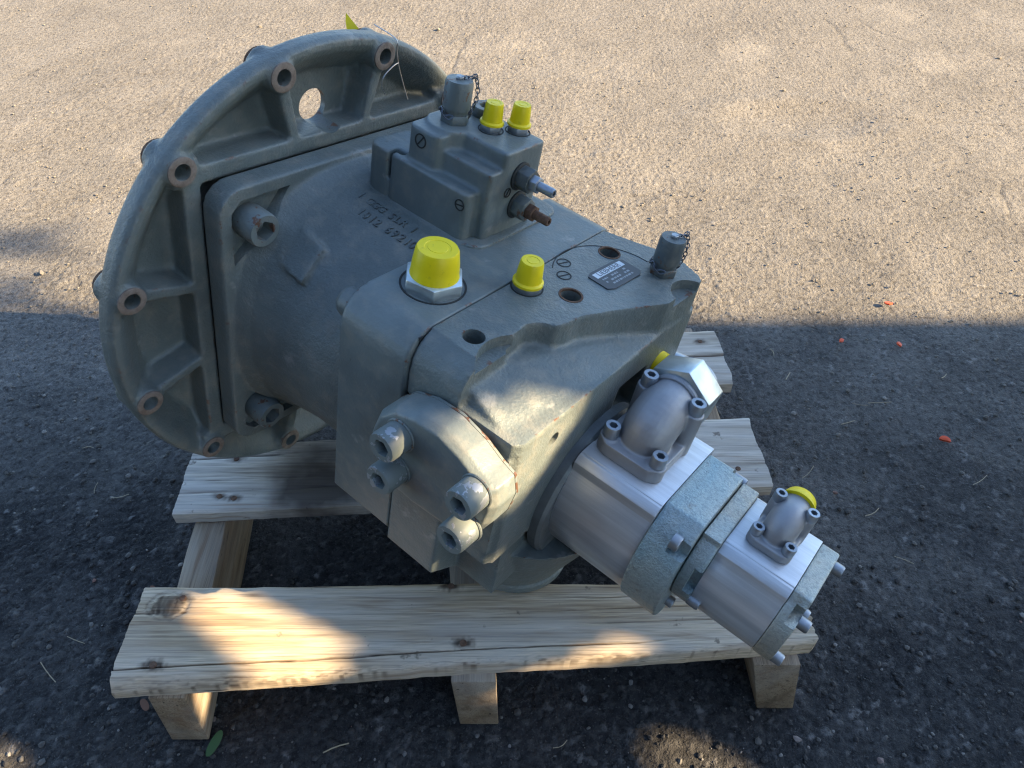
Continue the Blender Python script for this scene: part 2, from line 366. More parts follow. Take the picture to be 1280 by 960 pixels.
def socket_screw(p, d, r, h, sock=0.5, depth=0.6, n=24, phase=0.0):
    """socket head: knurled side, chamfer, hexagon recess"""
    g = G(); d = Vector(d).normalized(); p = Vector(p)
    g.lathe([(r*0.97, 0), (r, h*0.06), (r, h*0.86), (r*0.93, h)], p, d, n, cap=False, phase=phase)
    o = len(g.v); u = d.orthogonal().normalized()
    if abs(d.x) > 0.9: u = Vector((0, 1, 0))
    elif abs(d.z) > 0.9: u = Vector((1, 0, 0))
    u = (u - d*u.dot(d)).normalized(); w = d.cross(u)
    def hexpt(i):
        a = 2*math.pi*i/n + phase; k = (a + math.pi/6) % (math.pi/3) - math.pi/6
        return r*sock*math.cos(math.pi/6)/math.cos(k)*1.0, a
    top = []; bot = []
    for i in range(n):
        q, a = hexpt(i); e = (u*math.cos(a) + w*math.sin(a))*q
        top.append(p + d*h + e); bot.append(p + d*(h*(1 - depth)) + e)
    g.v += [tuple(x) for x in top + bot]
    t0 = o - n
    for i in range(n):
        j = (i+1) % n
        g.f.append((t0+i, t0+j, o+j, o+i)); g.f.append((o+i, o+j, o+n+j, o+n+i))
    g.f.append(tuple(o+n+i for i in range(n))); g.f.append(tuple(range(n))[::-1])
    return g

# ------------------------------------------------------------------ the pump's own frame: x along the shaft towards the tail, y to the far side, z up
n_ = Vector((0.769, -0.634, -0.0837)).normalized()
Z0 = (Vector((0, 0, 1)) - n_*n_.z).normalized(); Y0 = Z0.cross(n_); PHI = R(10)
Zp = Z0*math.cos(PHI) + Y0*math.sin(PHI); Yp = Y0*math.cos(PHI) - Z0*math.sin(PHI)
C0 = Vector((-0.22737, 0.77351, CAM_H - 0.59728))
PM = Matrix((n_, Yp, Zp)).transposed()
def L2W(a, y, z): return C0 + n_*a + Yp*y + Zp*z
BASE = Vector((0.36, 0.0, -0.235))

# ================================================================== THE SETTING
def ground():
    def ax(*segs):
        out = [segs[0][0]]
        for a, b, st in segs:
            n = max(1, int(round((b-a)/st))); out += list(np.linspace(a, b, n+1)[1:])
        return np.array(out)
    xs = ax((-60, -6, 9.0), (-6, -2.1, 0.5), (-2.1, -1.0, 0.0065), (-1.0, 1.0, 0.0034), (1.0, 2.1, 0.0065), (2.1, 6, 0.5), (6, 60, 9.0))
    ys = ax((-60, -3, 9.0), (-3, 0.28, 0.4), (0.28, 0.75, 0.0028), (0.75, 1.3, 0.0036), (1.3, 2.1, 0.0052), (2.1, 3.2, 0.0075), (3.2, 6, 0.4), (6, 90, 12.0))
    X, Y = np.meshgrid(xs, ys)
    rng = np.random.default_rng(3)
    def vnoise(sc, seed):
        r = np.random.default_rng(seed); N = 256; T = r.random((N, N))
        u = X*sc + 1000.37; v = Y*sc + 1000.71; i = np.floor(u).astype(int); j = np.floor(v).astype(int); fu = u - i; fv = v - j
        fu = fu*fu*(3-2*fu); fv = fv*fv*(3-2*fv)
        t = lambda a, b: T[a % N, b % N]
        return (t(i,j)*(1-fu)+t(i+1,j)*fu)*(1-fv) + (t(i,j+1)*(1-fu)+t(i+1,j+1)*fu)*fv - 0.5
    wx = vnoise(70, 21)*0.006; wy = vnoise(70, 22)*0.006
    def stones(cell, seed):
        r = np.random.default_rng(seed); N = 512; JX = r.random((N, N)); JY = r.random((N, N)); TH = r.random((N, N))
        u = (X+wx)/cell + 4000.3; v = (Y+wy)/cell + 4000.6; i = np.floor(u).astype(int); j = np.floor(v).astype(int)
        f1 = np.full(X.shape, 9.0); f2 = np.full(X.shape, 9.0); hh = np.zeros(X.shape)
        for di in (-1, 0, 1):
            for dj in (-1, 0, 1):
                a = (i+di) % N; b = (j+dj) % N
                d = np.hypot(i+di+JX[a, b]-u, j+dj+JY[a, b]-v)
                nw = d < f1; f2 = np.where(nw, f1, np.minimum(f2, d)); hh = np.where(nw, TH[a, b], hh); f1 = np.where(nw, d, f1)
        return np.clip((f2-f1)*2.2, 0, 1)**0.6, hh
    near = ((np.abs(X) < 2.09) & (Y > 0.28) & (Y < 3.19)).astype(float)
    e1, t1 = stones(0.0105, 31); e2, t2 = stones(0.021, 32)
    patch = np.clip(vnoise(2.3, 9)*2.2 + vnoise(7, 10)*1.6 + 0.45, 0.0, 1.0)        # bitumen worn off more in places
    flat = np.clip((Y-0.9)/1.4, 0, 1)
    Zg = vnoise(1.7, 1)*0.006 + vnoise(6, 2)*0.003 + vnoise(24, 3)*0.0022
    Zg += (e1*(0.35+0.65*t1)*0.0036 + e2*t2*0.0030)*(0.45+0.55*patch)*(1-0.45*flat) + rng.normal(0, 0.00022, X.shape)
    d = np.hypot((X-0.80)/0.22, (Y-2.00)/0.10); Zg += -0.010*np.exp(-d**2*1.2) + 0.005*np.exp(-((d-1.2)/0.35)**2)
    Zg = near*Zg - 0.006
    tone = np.clip(0.62*t1 + 0.38*t2, 0, 1)
    nx = len(xs); ny = len(ys)
    v = np.stack([X, Y, Zg], -1).reshape(-1, 3)
    I = np.arange(nx*ny).reshape(ny, nx)
    q = np.stack([I[:-1,:-1], I[:-1,1:], I[1:,1:], I[1:,:-1]], -1).reshape(-1, 4)
    me = bpy.data.meshes.new('ground'); me.vertices.add(len(v)); me.vertices.foreach_set('co', v.ravel())
    me.loops.add(q.size); me.loops.foreach_set('vertex_index', q.ravel().astype(np.int32)); me.polygons.add(len(q))
    me.polygons.foreach_set('loop_start', np.arange(0, q.size, 4, dtype=np.int32)); me.update(calc_edges=True); me.validate()
    at = me.attributes.new('stone', 'FLOAT', 'POINT'); at.data.foreach_set('value', t1.ravel().astype(np.float32))
    at = me.attributes.new('joint', 'FLOAT', 'POINT'); at.data.foreach_set('value', e1.ravel().astype(np.float32))
    me.polygons.foreach_set('use_smooth', np.ones(len(q), dtype=bool))
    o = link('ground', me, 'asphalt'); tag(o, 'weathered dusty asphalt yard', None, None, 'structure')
ground()
def grit():
    base = []
    bm = bmesh.new(); bmesh.ops.create_icosphere(bm, subdivisions=1, radius=1); bv = np.array([v.co[:] for v in bm.verts]); bf = np.array([[v.index for v in f.verts] for f in bm.faces]); bm.free()
    rng = np.random.default_rng(11); N = 12000
    V = []; F = []; tone = []
    k = 0
    for i in range(N):
        y = 0.2 + 2.9*rng.random()**2.6; x = (rng.random()*2-1)*(0.55 + 0.62*y)
        s = 0.0009 + 0.0026*rng.random()**3 * (1.5 if y < 1 else 1.0)
        if rng.random() < 0.003: s = 0.0045 + 0.003*rng.random()
        sc = s*(0.7 + 0.6*rng.random(3)); sc[2] *= 0.6
        v = bv*sc*(0.8 + 0.4*rng.random((len(bv), 1)))
        a = rng.random()*6.28; c, sn = math.cos(a), math.sin(a)
        v = np.stack([v[:,0]*c - v[:,1]*sn, v[:,0]*sn + v[:,1]*c, v[:,2]], -1) + (x, y, -0.003 + s*0.25)
        V.append(v); F.append(bf + k); k += len(bv); tone += [rng.random()]*len(bv)
    V = np.concatenate(V); F = np.concatenate(F)
    me = bpy.data.meshes.new('grit'); me.from_pydata(V.tolist(), [], F.tolist()); me.update()
    at = me.attributes.new('tone', 'FLOAT', 'POINT'); at.data.foreach_set('value', tone)
    o = link('loose_grit', me, 'grit'); tag(o, 'loose grit and small stones scattered over the asphalt', 'gravel', None, 'stuff')
grit()

# ------------------------------------------------------------------ unseen board walls added behind the camera to shade the pump
YW = -0.40
_p = R(46)
def px(u, v, z=0.0):
    r = Vector((1, 0, 0))*((u-640)/962) - Vector((0, math.sin(_p), math.cos(_p)))*((v-480)/962) + Vector((0, math.cos(_p), -math.sin(_p)))
    return Vector((0, 0, CAM_H)) + r*((z-CAM_H)/r.z)
def wallhit(p):
    p = Vector(p); t = (p.y - YW)/(-SUN.y); q = p + SUN*t; return (q.x, q.z)
def hull(pts):
    pts = sorted(set(pts)); 
    def half(ps):
        h = []
        for p in ps:
            while len(h) > 1 and (h[-1][0]-h[-2][0])*(p[1]-h[-2][1]) - (h[-1][1]-h[-2][1])*(p[0]-h[-2][0]) <= 0: h.pop()
            h.append(p)
        return h[:-1]
    return half(pts) + half(pts[::-1])
HTOP = wallhit((0, 1.150, 0))[1]
def shade_wall(PATCHES):
    root = bpy.data.objects.new('shade_wall', None); COL.objects.link(root); root.location = (4.0, YW, 0)
    tag(root, 'added unseen wall of boards, gaps cut for sun patches, right behind the camera', 'wall')
    holes = [hull([wallhit(p) for p in poly]) for poly in PATCHES]  # gaps shaped so the sun patches land on plank, pump and ground
    def cuts(zc):
        out = []
        for h in holes:
            xs = []
            for i in range(len(h)):
                (xa, za), (xb, zb) = h[i], h[(i+1) % len(h)]
                if (za <= zc) != (zb <= zc): xs.append(xa + (xb-xa)*(zc-za)/(zb-za))
            xs.sort(); out += list(zip(xs[::2], xs[1::2]))
        return sorted(out)
    bh = 0.050; z = HTOP
    while z > 0.02:
        z0 = max(z - bh, 0.0); x = 0.95
        segs = []
        for (a, b) in cuts((z + z0)/2):
            if a > x: segs.append((x, a))
            x = max(x, b)
        segs.append((x, 12.0))
        for (a, b) in segs:
            if b - a < 0.01: continue
            link('board', fix(G().box((a - 4.0, -0.011, z0 - 0.0005), (b - 4.0, 0.011, z)).mesh('board')), 'wood_wall', root)
        z = z0
    for pp in (1.0, 11.9):
        link('post', fix(G().box((pp - 4.05, -0.111, 0), (pp - 3.95, -0.012, HTOP - 0.02)).mesh('post')), 'wood_wall', root)
def L(a, y, z): return L2W(a, y, z)
PATCH = [
  [px(u, v, .16) for u, v in ((180, 748), (250, 722), (305, 728), (350, 762), (485, 808), (455, 845), (330, 890), (285, 850), (240, 800))],
  [px(u, v, .16) for u, v in ((645, 836), (712, 792), (780, 786), (868, 815), (815, 852), (700, 866))],
  [px(u, v) for u, v in ((765, 925), (800, 893), (870, 905), (960, 945), (1010, 985), (800, 1000))],
  [px(u, v) for u, v in ((-90, 895), (40, 920), (80, 960), (60, 1020), (-90, 1040))],
  [px(u, v) for u, v in ((70, 912), (112, 898), (178, 922), (130, 942))],
  [px(u, v) for u, v in ((18, 757), (42, 740), (72, 750), (55, 772))],
  [L(-.037,-.205,.018), L(-.037,-.190,.016), L(-.037,-.188,-.012), L(-.037,-.206,-.016), L(-.037,-.216,.002)],
  [L(.330,-.150,.120), L(.365,-.075,.112), L(.402,-.045,.105), L(.410,-.030,.085), L(.408,-.115,.000), L(.416,-.180,.030), L(.380,-.175,.105), L(.340,-.170,.112), L(.345,-.205,.135), L(.375,-.212,.125), L(.425,-.215,.095), L(.428,-.215,.020)],
  [L(.300,-.212,.095), L(.318,-.212,.095), L(.316,-.216,.068), L(.306,-.214,.070)],
  [L(.560,-.052,-.020), L(.582,-.052,-.020), L(.582,-.056,-.045), L(.560,-.056,-.045)],
  [Vector(p) for p in ((-.350,.352,.125), (-.350,.40,.125), (-.375,.41,.02), (-.375,.345,.02))],
  [Vector(p) for p in ((-.018,.365,.13), (-.018,.385,.13), (-.018,.385,.02), (-.018,.365,.02))],
]
shade_wall(PATCH)
def sky_block():  # added wall out of view, keeps low sky light off the near faces
    root = bpy.data.objects.new('sky_block_wall', None); COL.objects.link(root); root.location = (-3.0, -1.7, 0)
    tag(root, 'added unseen dark wall of wide boards blocking low sky behind the camera', 'wall')
    for k in range(13):
        link('board', fix(G().box((-6.0, -0.012 - 0.006*(k % 2), k*0.25), (3.7, 0.012, k*0.25 + 0.247)).mesh('board')), 'wood_dark', root)
sky_block()
def shadow_leaves():
    # leafy shoots added out of view over the wall, placed to cast leaf shadows
    root = bpy.data.objects.new('shadow_leaves', None); COL.objects.link(root)
    rng = random.Random(5); g = G(); stems = []; base = None
    for (u0, u1, v, w, n) in ((-40, 80, 300, 0.05, 110), (-30, 62, 360, 0.03, 60), (-40, 70, 384, 0.02, 50), (-40, 135, 399, 0.012, 60)):
        for k in range(n):
            t = rng.random(); gp = px(u0 + (u1-u0)*t, v + 0) + Vector((0, rng.gauss(0, w)*(1-t*0.8), 0))
            x, z = wallhit(gp); c = Vector((x, YW + rng.uniform(-0.05, 0.05), z)); base = base or c
            a = rng.random()*6.28; L_ = rng.uniform(0.03, 0.055); d = Vector((math.cos(a), 0.4*math.sin(a*3), math.sin(a))).normalized(); s_ = d.cross(Vector((0.3, 1, 0.2))).normalized()
            g.add([c - d*L_*0.5, c + s_*L_*0.28, c + d*L_*0.5, c - s_*L_*0.28], [(0, 1, 2, 3)])
        x0, z0 = wallhit(px(u0, v)); x1, z1 = wallhit(px(u1, v))
        st = G().tube([Vector((x0, YW, HTOP - 0.3)), Vector((x0, YW, z0)), Vector(((x0+x1)/2, YW+0.01, (z0+z1)/2)), Vector((x1, YW, z1))], 0.004, 6); stems.append(st)
    root.location = (base.x, YW, 0)
    for gg in [g] + stems: gg.v = [(a - base.x, b - YW, c) for a, b, c in gg.v]
    tag(root, 'added unseen leafy shoots above the wall, placed to cast leaf shadows', 'plant')
    me = g.mesh('foliage'); fo = link('foliage', me, 'leaf', root); fo['kind'] = 'stuff'; [build('stem', st, 'wood_dark', root) for st in stems]
shadow_leaves()
# ================================================================== WOODEN PALLET
def vn1(x, seed):
    r = np.random.default_rng(seed); T = r.random(512); i = np.floor(x).astype(int); f = x - i; f = f*f*(3-2*f)
    return T[i % 512]*(1-f) + T[(i+1) % 512]*f - 0.5
def vn2(x, y, seed):
    r = np.random.default_rng(seed); T = r.random((128, 128)); i = np.floor(x).astype(int); j = np.floor(y).astype(int); f = x-i; g = y-j
    f = f*f*(3-2*f); g = g*g*(3-2*g)
    return (T[i%128, j%128]*(1-f)+T[(i+1)%128, j%128]*f)*(1-g) + (T[i%128,(j+1)%128]*(1-f)+T[(i+1)%128,(j+1)%128]*f)*g - 0.5
def plank(name, c00, c10, c11, c01, ztop, th, mat, parent, nx=220, ny=36, seed=1, hfun=None, endfun=None, org=(0, 0, 0), label=None, dfun=None):
    """c00 near-left, c10 near-right, c11 far-right, c01 far-left corners in plan; top is a worn height field"""
    u = np.linspace(0, 1, nx); v = np.linspace(0, 1, ny); U, V = np.meshgrid(u, v)
    P = lambda k: (1-U)*(1-V)*c00[k] + U*(1-V)*c10[k] + U*V*c11[k] + (1-U)*V*c01[k]
    X = P(0); Y = P(1); L = abs(c10[0]-c00[0])
    edge = np.minimum(V, 1-V)*abs(c01[1]-c00[1])
    # uneven long edges, worn arrises, grain relief
    Y = Y + (vn1(U*L*5, seed+1)*0.0035 + vn1(U*L*60, seed+2)*0.0010)*np.clip(1-V*2.5, 0, 1) + (vn1(U*L*5, seed+3)*0.0035 + vn1(U*L*60, seed+4)*0.0010)*np.clip(V*2.5-1.5, 0, 1)
    X = X + (vn1(V*5, seed+5)*0.004 + vn1(V*40, seed+6)*0.0012)*(np.clip(1-U*25, 0, 1) + np.clip(U*25-24, 0, 1))
    if endfun: X = X + endfun(U, V)
    Zt = ztop - 0.0035*np.exp(-edge/0.0022) + vn2(U*L*10, V*14, seed+7)*0.0012 + vn2(U*L*26, V*60, seed+8)*0.0011
    Hx = hfun(U, V, X, Y) if hfun else np.zeros_like(Zt)
    Zt = Zt + Hx
    dirt_shade = np.clip(-Hx/0.0022 - 0.35, 0, 1)*(V > 0.155)*(V < 0.97)  # crack shade painted in by depth; knot, nail and rot marks join below
    if dfun: dirt_shade = np.maximum(dirt_shade, dfun(U, V, X, Y))
    Zb = np.full_like(Zt, ztop - th) + vn1(U*L*12, seed+9)*0.001
    Yb = Y.copy(); Xb = X
    I = np.arange(nx*ny).reshape(ny, nx); J = I + nx*ny; q = []
    q.append(np.stack([I[:-1,:-1], I[:-1,1:], I[1:,1:], I[1:,:-1]], -1).reshape(-1, 4))
    q.append(np.stack([J[:-1,:-1], J[1:,:-1], J[1:,1:], J[:-1,1:]], -1).reshape(-1, 4))
    q.append(np.stack([J[0,:-1], J[0,1:], I[0,1:], I[0,:-1]], -1)); q.append(np.stack([J[-1,1:], J[-1,:-1], I[-1,:-1], I[-1,1:]], -1))
    q.append(np.stack([J[1:,0], J[:-1,0], I[:-1,0], I[1:,0]], -1)); q.append(np.stack([J[:-1,-1], J[1:,-1], I[1:,-1], I[:-1,-1]], -1))
    q = np.concatenate(q)
    vv = np.concatenate([np.stack([X, Y, Zt], -1).reshape(-1, 3), np.stack([Xb, Yb, Zb], -1).reshape(-1, 3)])
    cen = np.array([(c00[0]+c10[0])/2, (c00[1]+c01[1])/2, ztop])
    me = bpy.data.meshes.new(name); me.from_pydata((vv - cen).tolist(), [], q.tolist()); me.update()
    at = me.attributes.new('dirt_shade', 'FLOAT', 'POINT'); at.data.foreach_set('value', np.concatenate([dirt_shade.ravel(), np.zeros(nx*ny)]))
    me.polygons.foreach_set('use_smooth', [True]*len(me.polygons)); me.set_sharp_from_angle(angle=R(45))
    o = link(name, me, mat, parent, tuple(cen - np.array(org)))
    if label: o['label'] = label
    return o
ZT = 0.160; TH = 0.022
pallet = bpy.data.objects.new('wooden_pallet', None); COL.objects.link(pallet); pallet.location = (-0.05, 0.65, 0)
tag(pallet, 'weathered wooden pallet carrying the grey hydraulic pump', 'pallet')
ORG = (-0.05, 0.65, 0)
def crack(V, U, v0, u1, wob, w=0.0055, d=0.004, seed=40):
    c = v0 + wob*vn1(U*7, seed) + wob*0.5*vn1(U*23, seed+1)
    return -d*np.exp(-((V-c)/w)**2)*np.clip((u1-U)*12, 0, 1)
def h_front(U, V, X, Y):
    h = crack(V, U, 0.165, 0.80, 0.012, 0.0055, 0.006, 41)
    # waney, split front arris on the left third
    w = np.clip((0.42-U)/0.42, 0, 1); h = h - w*0.012*np.clip((0.15-V)/0.15, 0, 1)**1.5
    h = h - 0.0035*np.clip(1-V/0.10, 0, 1)*(vn1(U*60, 43)+0.5)
    kd = np.hypot((X+0.415)/0.021, (Y-0.452)/0.016); h = h + 0.0016*np.exp(-kd**2) - 0.0016*np.exp(-((kd-1.1)/0.18)**2)
    h = h + crack(V, U, 0.72, 0.16, 0.02, 0.012, 0.002, 47) + crack(V, np.full_like(U, 0) + U, 0.80, 1.0, 0.03, 0.010, 0.0018, 49)*np.clip((U-0.55)*10, 0, 1)
    h = h + crack(V, U, 0.62, 1.1, 0.02, 0.010, 0.0016, 53)*np.clip((U-0.5)*10, 0, 1) + crack(V, U, 0.42, 1.1, 0.03, 0.010, 0.0014, 55)*np.clip((U-0.62)*10, 0, 1)
    return h
def nails_d(pts, X, Y, r=0.006):
    d = np.zeros_like(X)
    for (x, y) in pts: d = np.maximum(d, np.clip(1.5 - np.hypot((X-x)/(r*1.9), (Y-y)/r) + 0.8*vn2(X*300, Y*300, 91), 0, 1)*0.9)
    return d
def d_front(U, V, X, Y):
    kd = np.hypot((X+0.415)/0.0195, (Y-0.452)/0.0145) + 0.35*vn2(X*160, Y*160, 95)
    d = np.clip((1.05-kd)*6, 0, 1)*0.98*(0.75 + 0.5*vn2(X*400, Y*90, 96)) + np.clip(1-abs(kd-1.25)/0.10, 0, 1)*0.45
    d = np.maximum(d, nails_d(((-0.409, 0.379), (-0.400, 0.462), (-0.057, 0.405), (-0.075, 0.478), (0.318, 0.421)), X, Y))
    # rot and splinters along the front arris, dark sap smear at the back edge
    d = np.maximum(d, np.clip((0.07 + 0.05*vn1(U*30, 97) - V)*14, 0, 1)*np.clip(vn2(U*150, V*160, 98)*3 + vn1(U*14, 99)*2.2 - 0.2, 0, 1)*0.75)
    d = np.maximum(d, 0.8*np.clip(1-np.hypot((X+0.315)/0.022, (Y-0.466)/0.0045), 0, 1))
    return d
def end_front(U, V):
    t = np.clip(U*30-29, 0, 1)
    return t*(0.020*np.clip((V-0.70)*8, 0, 1) - 0.012*np.exp(-((V-0.55)/0.12)**2) + 0.016*vn1(V*13, 61))
p_front = plank('plank', (-0.453, 0.353), (0.355, 0.405), (0.348, 0.487), (-0.452, 0.476), ZT, TH+0.006, 'wood_front', pallet, 460, 90, 1, h_front, end_front, ORG, 'cracked front plank with a dark knot at its left end', d_front)
def h_mid(U, V, X, Y): return crack(V, U, 0.80, 0.35, 0.03, 0.012, 0.0025, 71) + crack(V, U, 0.45, 0.9, 0.05, 0.012, 0.0010, 73) + crack(V, U, 0.28, 1.1, 0.03, 0.012, 0.0016, 75)
p_mid = plank('plank', (-0.452, 0.586), (0.357, 0.632), (0.349, 0.759), (-0.452, 0.700), ZT, TH, 'wood_mid', pallet, 260, 44, 2, h_mid, None, ORG, 'plank with a dark round patch under the flange', lambda U, V, X, Y: nails_d(((-0.395, 0.613), (-0.375, 0.610), (-0.388, 0.677)), X, Y, 0.005))
def h_back(U, V, X, Y): return crack(V, U, 0.52, 1.2, 0.02, 0.012, 0.004, 81)
p_back = plank('plank', (-0.455, 0.780), (0.342, 0.827), (0.334, 0.947), (-0.456, 0.900), ZT, TH, 'wood_back', pallet, 200, 36, 3, h_back, None, ORG, None, lambda U, V, X, Y: nails_d(((0.300, 0.855), (0.306, 0.92)), X, Y, 0.005))
p_far = plank('plank', (-0.457, 1.000), (0.326, 1.020), (0.320, 1.040), (-0.458, 1.030), ZT, TH, 'wood_back', pallet, 60, 12, 4, None, None, ORG) if False else None
def stringer(xl0, xr0, xl1, xr1, y0, y1, ztop, zl=None):
    # slightly out of square beams running back under the planks (bottom left/right, top left/right)
    def sec(y, dx): return [(xl0+dx, y, 0.001), (xr0+dx, y, 0.001), (xr1+dx, y, ztop), (xl1+dx, y, ztop)]
    g = G(); n = 24
    secs = []
    for k in range(n+1):
        t = k/n; y = y0 + (y1-y0)*t; j = lambda s: 0.0012*math.sin(17*t + s*2.1) + random.uniform(-.0005, .0005)
        secs.append([(p[0]+j(i), p[1], p[2] + (j(i+4)*0.4 if i > 1 else 0)) for i, p in enumerate(sec(y, -0.035*t*(y1-y0)/0.6))])
    g.loft([[tuple(q) for q in s_] for s_ in secs])
    g.v = [(x - ORG[0], y - ORG[1], z) for x, y, z in g.v]
    o = build('stringer', g, 'wood_str', pallet, 0.002, 2)
    # grain runs along the beam
    me = o.data; me.transform(Matrix.Rotation(R(-90), 4, 'Z')); o.rotation_euler = (0, 0, R(90)); return o
stringer(-0.430, -0.383, -0.416, -0.373, 0.352, 0.985, ZT-TH-0.0062)
stringer(-0.067, -0.018, -0.071, -0.017, 0.371, 0.985, ZT-TH-0.0062)
stringer(0.318, 0.364, 0.284, 0.341, 0.391, 0.985, ZT-TH-0.0062)
for sx in ((-0.42, -0.36), (-0.07, -0.02), (0.27, 0.335)):      # packers between beam and the thinner planks
    pass
# rusty nail heads sunk in the planks
def nail(x, y, host, r=0.0045):
    g = G().lathe([(r*0.9, -0.003), (r, 0.0), (r*0.8, 0.0010)], (0, 0, 0), (0, 0, 1), 10)
    l = host.location; o = build('nail', g, 'rust', host); o.location = (x - (l.x + ORG[0]), y - (l.y + ORG[1]), 0.0); return o
for x, y in ((-0.409, 0.379), (-0.400, 0.462), (-0.057, 0.405), (-0.075, 0.478), (0.318, 0.421), (0.316, 0.452)): nail(x, y, p_front)
for x, y in ((-0.395, 0.613), (-0.375, 0.610), (-0.388, 0.677), (0.315, 0.66)): nail(x, y, p_mid, 0.0040)
for x, y in ((0.300, 0.855), (0.306, 0.92)): nail(x, y, p_back, 0.004)
# ================================================================== HYDRAULIC PUMP
pump = bpy.data.objects.new('hydraulic_pump', None); COL.objects.link(pump)
pump.matrix_world = Matrix.Translation(L2W(*BASE)) @ PM.to_4x4()
tag(pump, 'grey painted hydraulic pump with large round flange and yellow caps, lying on the pallet', 'hydraulic pump')
def part(o): o.location = tuple(-BASE); return o
def pol(r, th, a=0.0): return (a, r*math.cos(R(th)), r*math.sin(R(th)))
ANG = [15 + 30*k for k in range(12)]
BR = 0.265
# ---- bell flange
g = G()
g.ring([(0.232, -0.044), (0.262, -0.044), (0.270, -0.032), (0.281, -0.027), (0.2835, -0.023), (0.2835, -0.008), (0.2805, -0.002), (0.2735, -0.002), (0.2660, -0.007), (0.240, -0.036)], (0,0,0), (1,0,0), 128)
g.cyl((-0.044,0,0), (-0.037,0,0), 0.262, n=96)
q0, q1 = 0.166, 0.186
for k in range(4):
    c, s_ = [(1,0),(0,1),(-1,0),(0,-1)][k]
    def rot(p): return (p[0], p[1]*c - p[2]*s_, p[1]*s_ + p[2]*c)
    b = G().box((-0.044, -0.196, q0), (-0.003, 0.196, q1)); g.add([rot(p) for p in b.v], b.f)
for th in ANG:
    d = Vector(pol(1, th)); w = Vector(pol(1, th+90)); 
    g.cyl(pol(BR, th, -0.0345), pol(BR, th, 0.0015), 0.0200, 0.0160, 24)
    if th % 90 != 45:
        r0 = 0.165/max(abs(math.cos(R(th))), abs(math.sin(R(th)))); v = []
        for r, a1, hw in ((r0, -0.005, 0.0050), (BR, -0.002, 0.0075)):
            v += [d*r - w*hw*1.6 + Vector((-0.044,0,0)), d*r + w*hw*1.6 + Vector((-0.044,0,0)), d*r + w*hw + Vector((a1,0,0)), d*r - w*hw + Vector((a1,0,0))]
        g.add(v, [(0,1,2,3),(4,7,6,5),(0,4,5,1),(1,5,6,2),(2,6,7,3),(3,7,4,0)])
pre = [G().box((-0.032, -q0, -q0), (0.05, q0, q0))]
post = [G().cyl(pol(BR, th, -0.07), pol(BR, th, 0.02), 0.0085, n=20) for th in ANG] + [G().cyl(pol(0.2, th, -0.07), pol(0.2, th, 0.0), 0.0185, n=40) for th in (90,)]
flange = part(cast('flange', g, 'paint', pump, 0.0021, 4, pre, post))
flange['label'] = 'large round bell flange with twelve bolt bosses and ribs'
rg = fix(G().ring([(0.0087, -0.003), (0.0150, -0.003), (0.0150, 0.0008), (0.0135, 0.0014), (0.0087, 0.0012)], (0,0,0), (1,0,0), 32).mesh('bolt_hole_rim'))
rg.materials.append(M['rust_light'])
for th in ANG: link('bolt_hole_rim', rg, None, flange, pol(BR, th, 0.0012))
rb = fix(G().lathe([(0.0165, -0.004), (0.017, 0.0), (0.0165, 0.002)], (0,0,0), (1,0,0), 24).mesh('back_boss_face')); rb.materials.append(M['rust'])
for th in ANG[1:6]: link('back_boss', rb, None, flange, pol(BR, th, -0.0355))

# ---- front housing with square mounting plate
g = G()
g.prism(rrect(-0.172, 0.172, -0.172, 0.172, 0.030, 6), 0.002, 0.030, 0)
secs = []
for a, r, e in ((0.012, 0.172, 2.6), (0.030, 0.166, 2.4), (0.050, 0.158, 2.2), (0.080, 0.154, 2.1), (0.12, 0.151, 2.0), (0.205, 0.150, 2.0)):
    sc = []
    for k in range(72):
        t = 2*math.pi*k/72; c, s_ = math.cos(t), math.sin(t); m = (abs(c)**e + abs(s_)**e)**(-1/e); sc.append((a, r*m*c, r*m*s_))
    secs.append(sc)
g.loft(secs)
g.prism(rrect(0.055, 0.225, -0.012, 0.135, 0.018), 0.08, 0.153, 2)
# square cast pad high on the near shoulder
def on_shoulder(a, th, r): return Vector((a, r*math.cos(R(th)), r*math.sin(R(th))))
pv = []
for r in (0.12, 0.1615):
    for (a, th) in ((0.062, 143), (0.062, 127), (0.100, 129), (0.100, 145)): pv.append(on_shoulder(a, th, r))
g.add(pv, [(0,1,2,3),(7,6,5,4),(0,4,5,1),(1,5,6,2),(2,6,7,3),(3,7,4,0)])
BP = 0.134
post = []
for sy in (-1, 1):
    for sz in (-1, 1):
        post.append(G().prism([(sy*p, sz*q) for p, q in ((0.158, 0.086), (0.158, 0.146), (0.146, 0.158), (0.086, 0.158), (0.112, 0.128), (0.128, 0.112))], 0.020, 0.10, 0))
housing = part(cast('front_housing', g, 'paint', pump, 0.0025, 5, (), post, 50))
for sy in (-1, 1):
    for sz in (-1, 1):
        sg = socket_screw((0.0205, sy*BP, sz*BP*0.97), (1, 0, 0), 0.0185, 0.030, 0.62, 0.55, 24, 0.3)
        build('mounting_screw', sg, 'paint_smooth', housing)
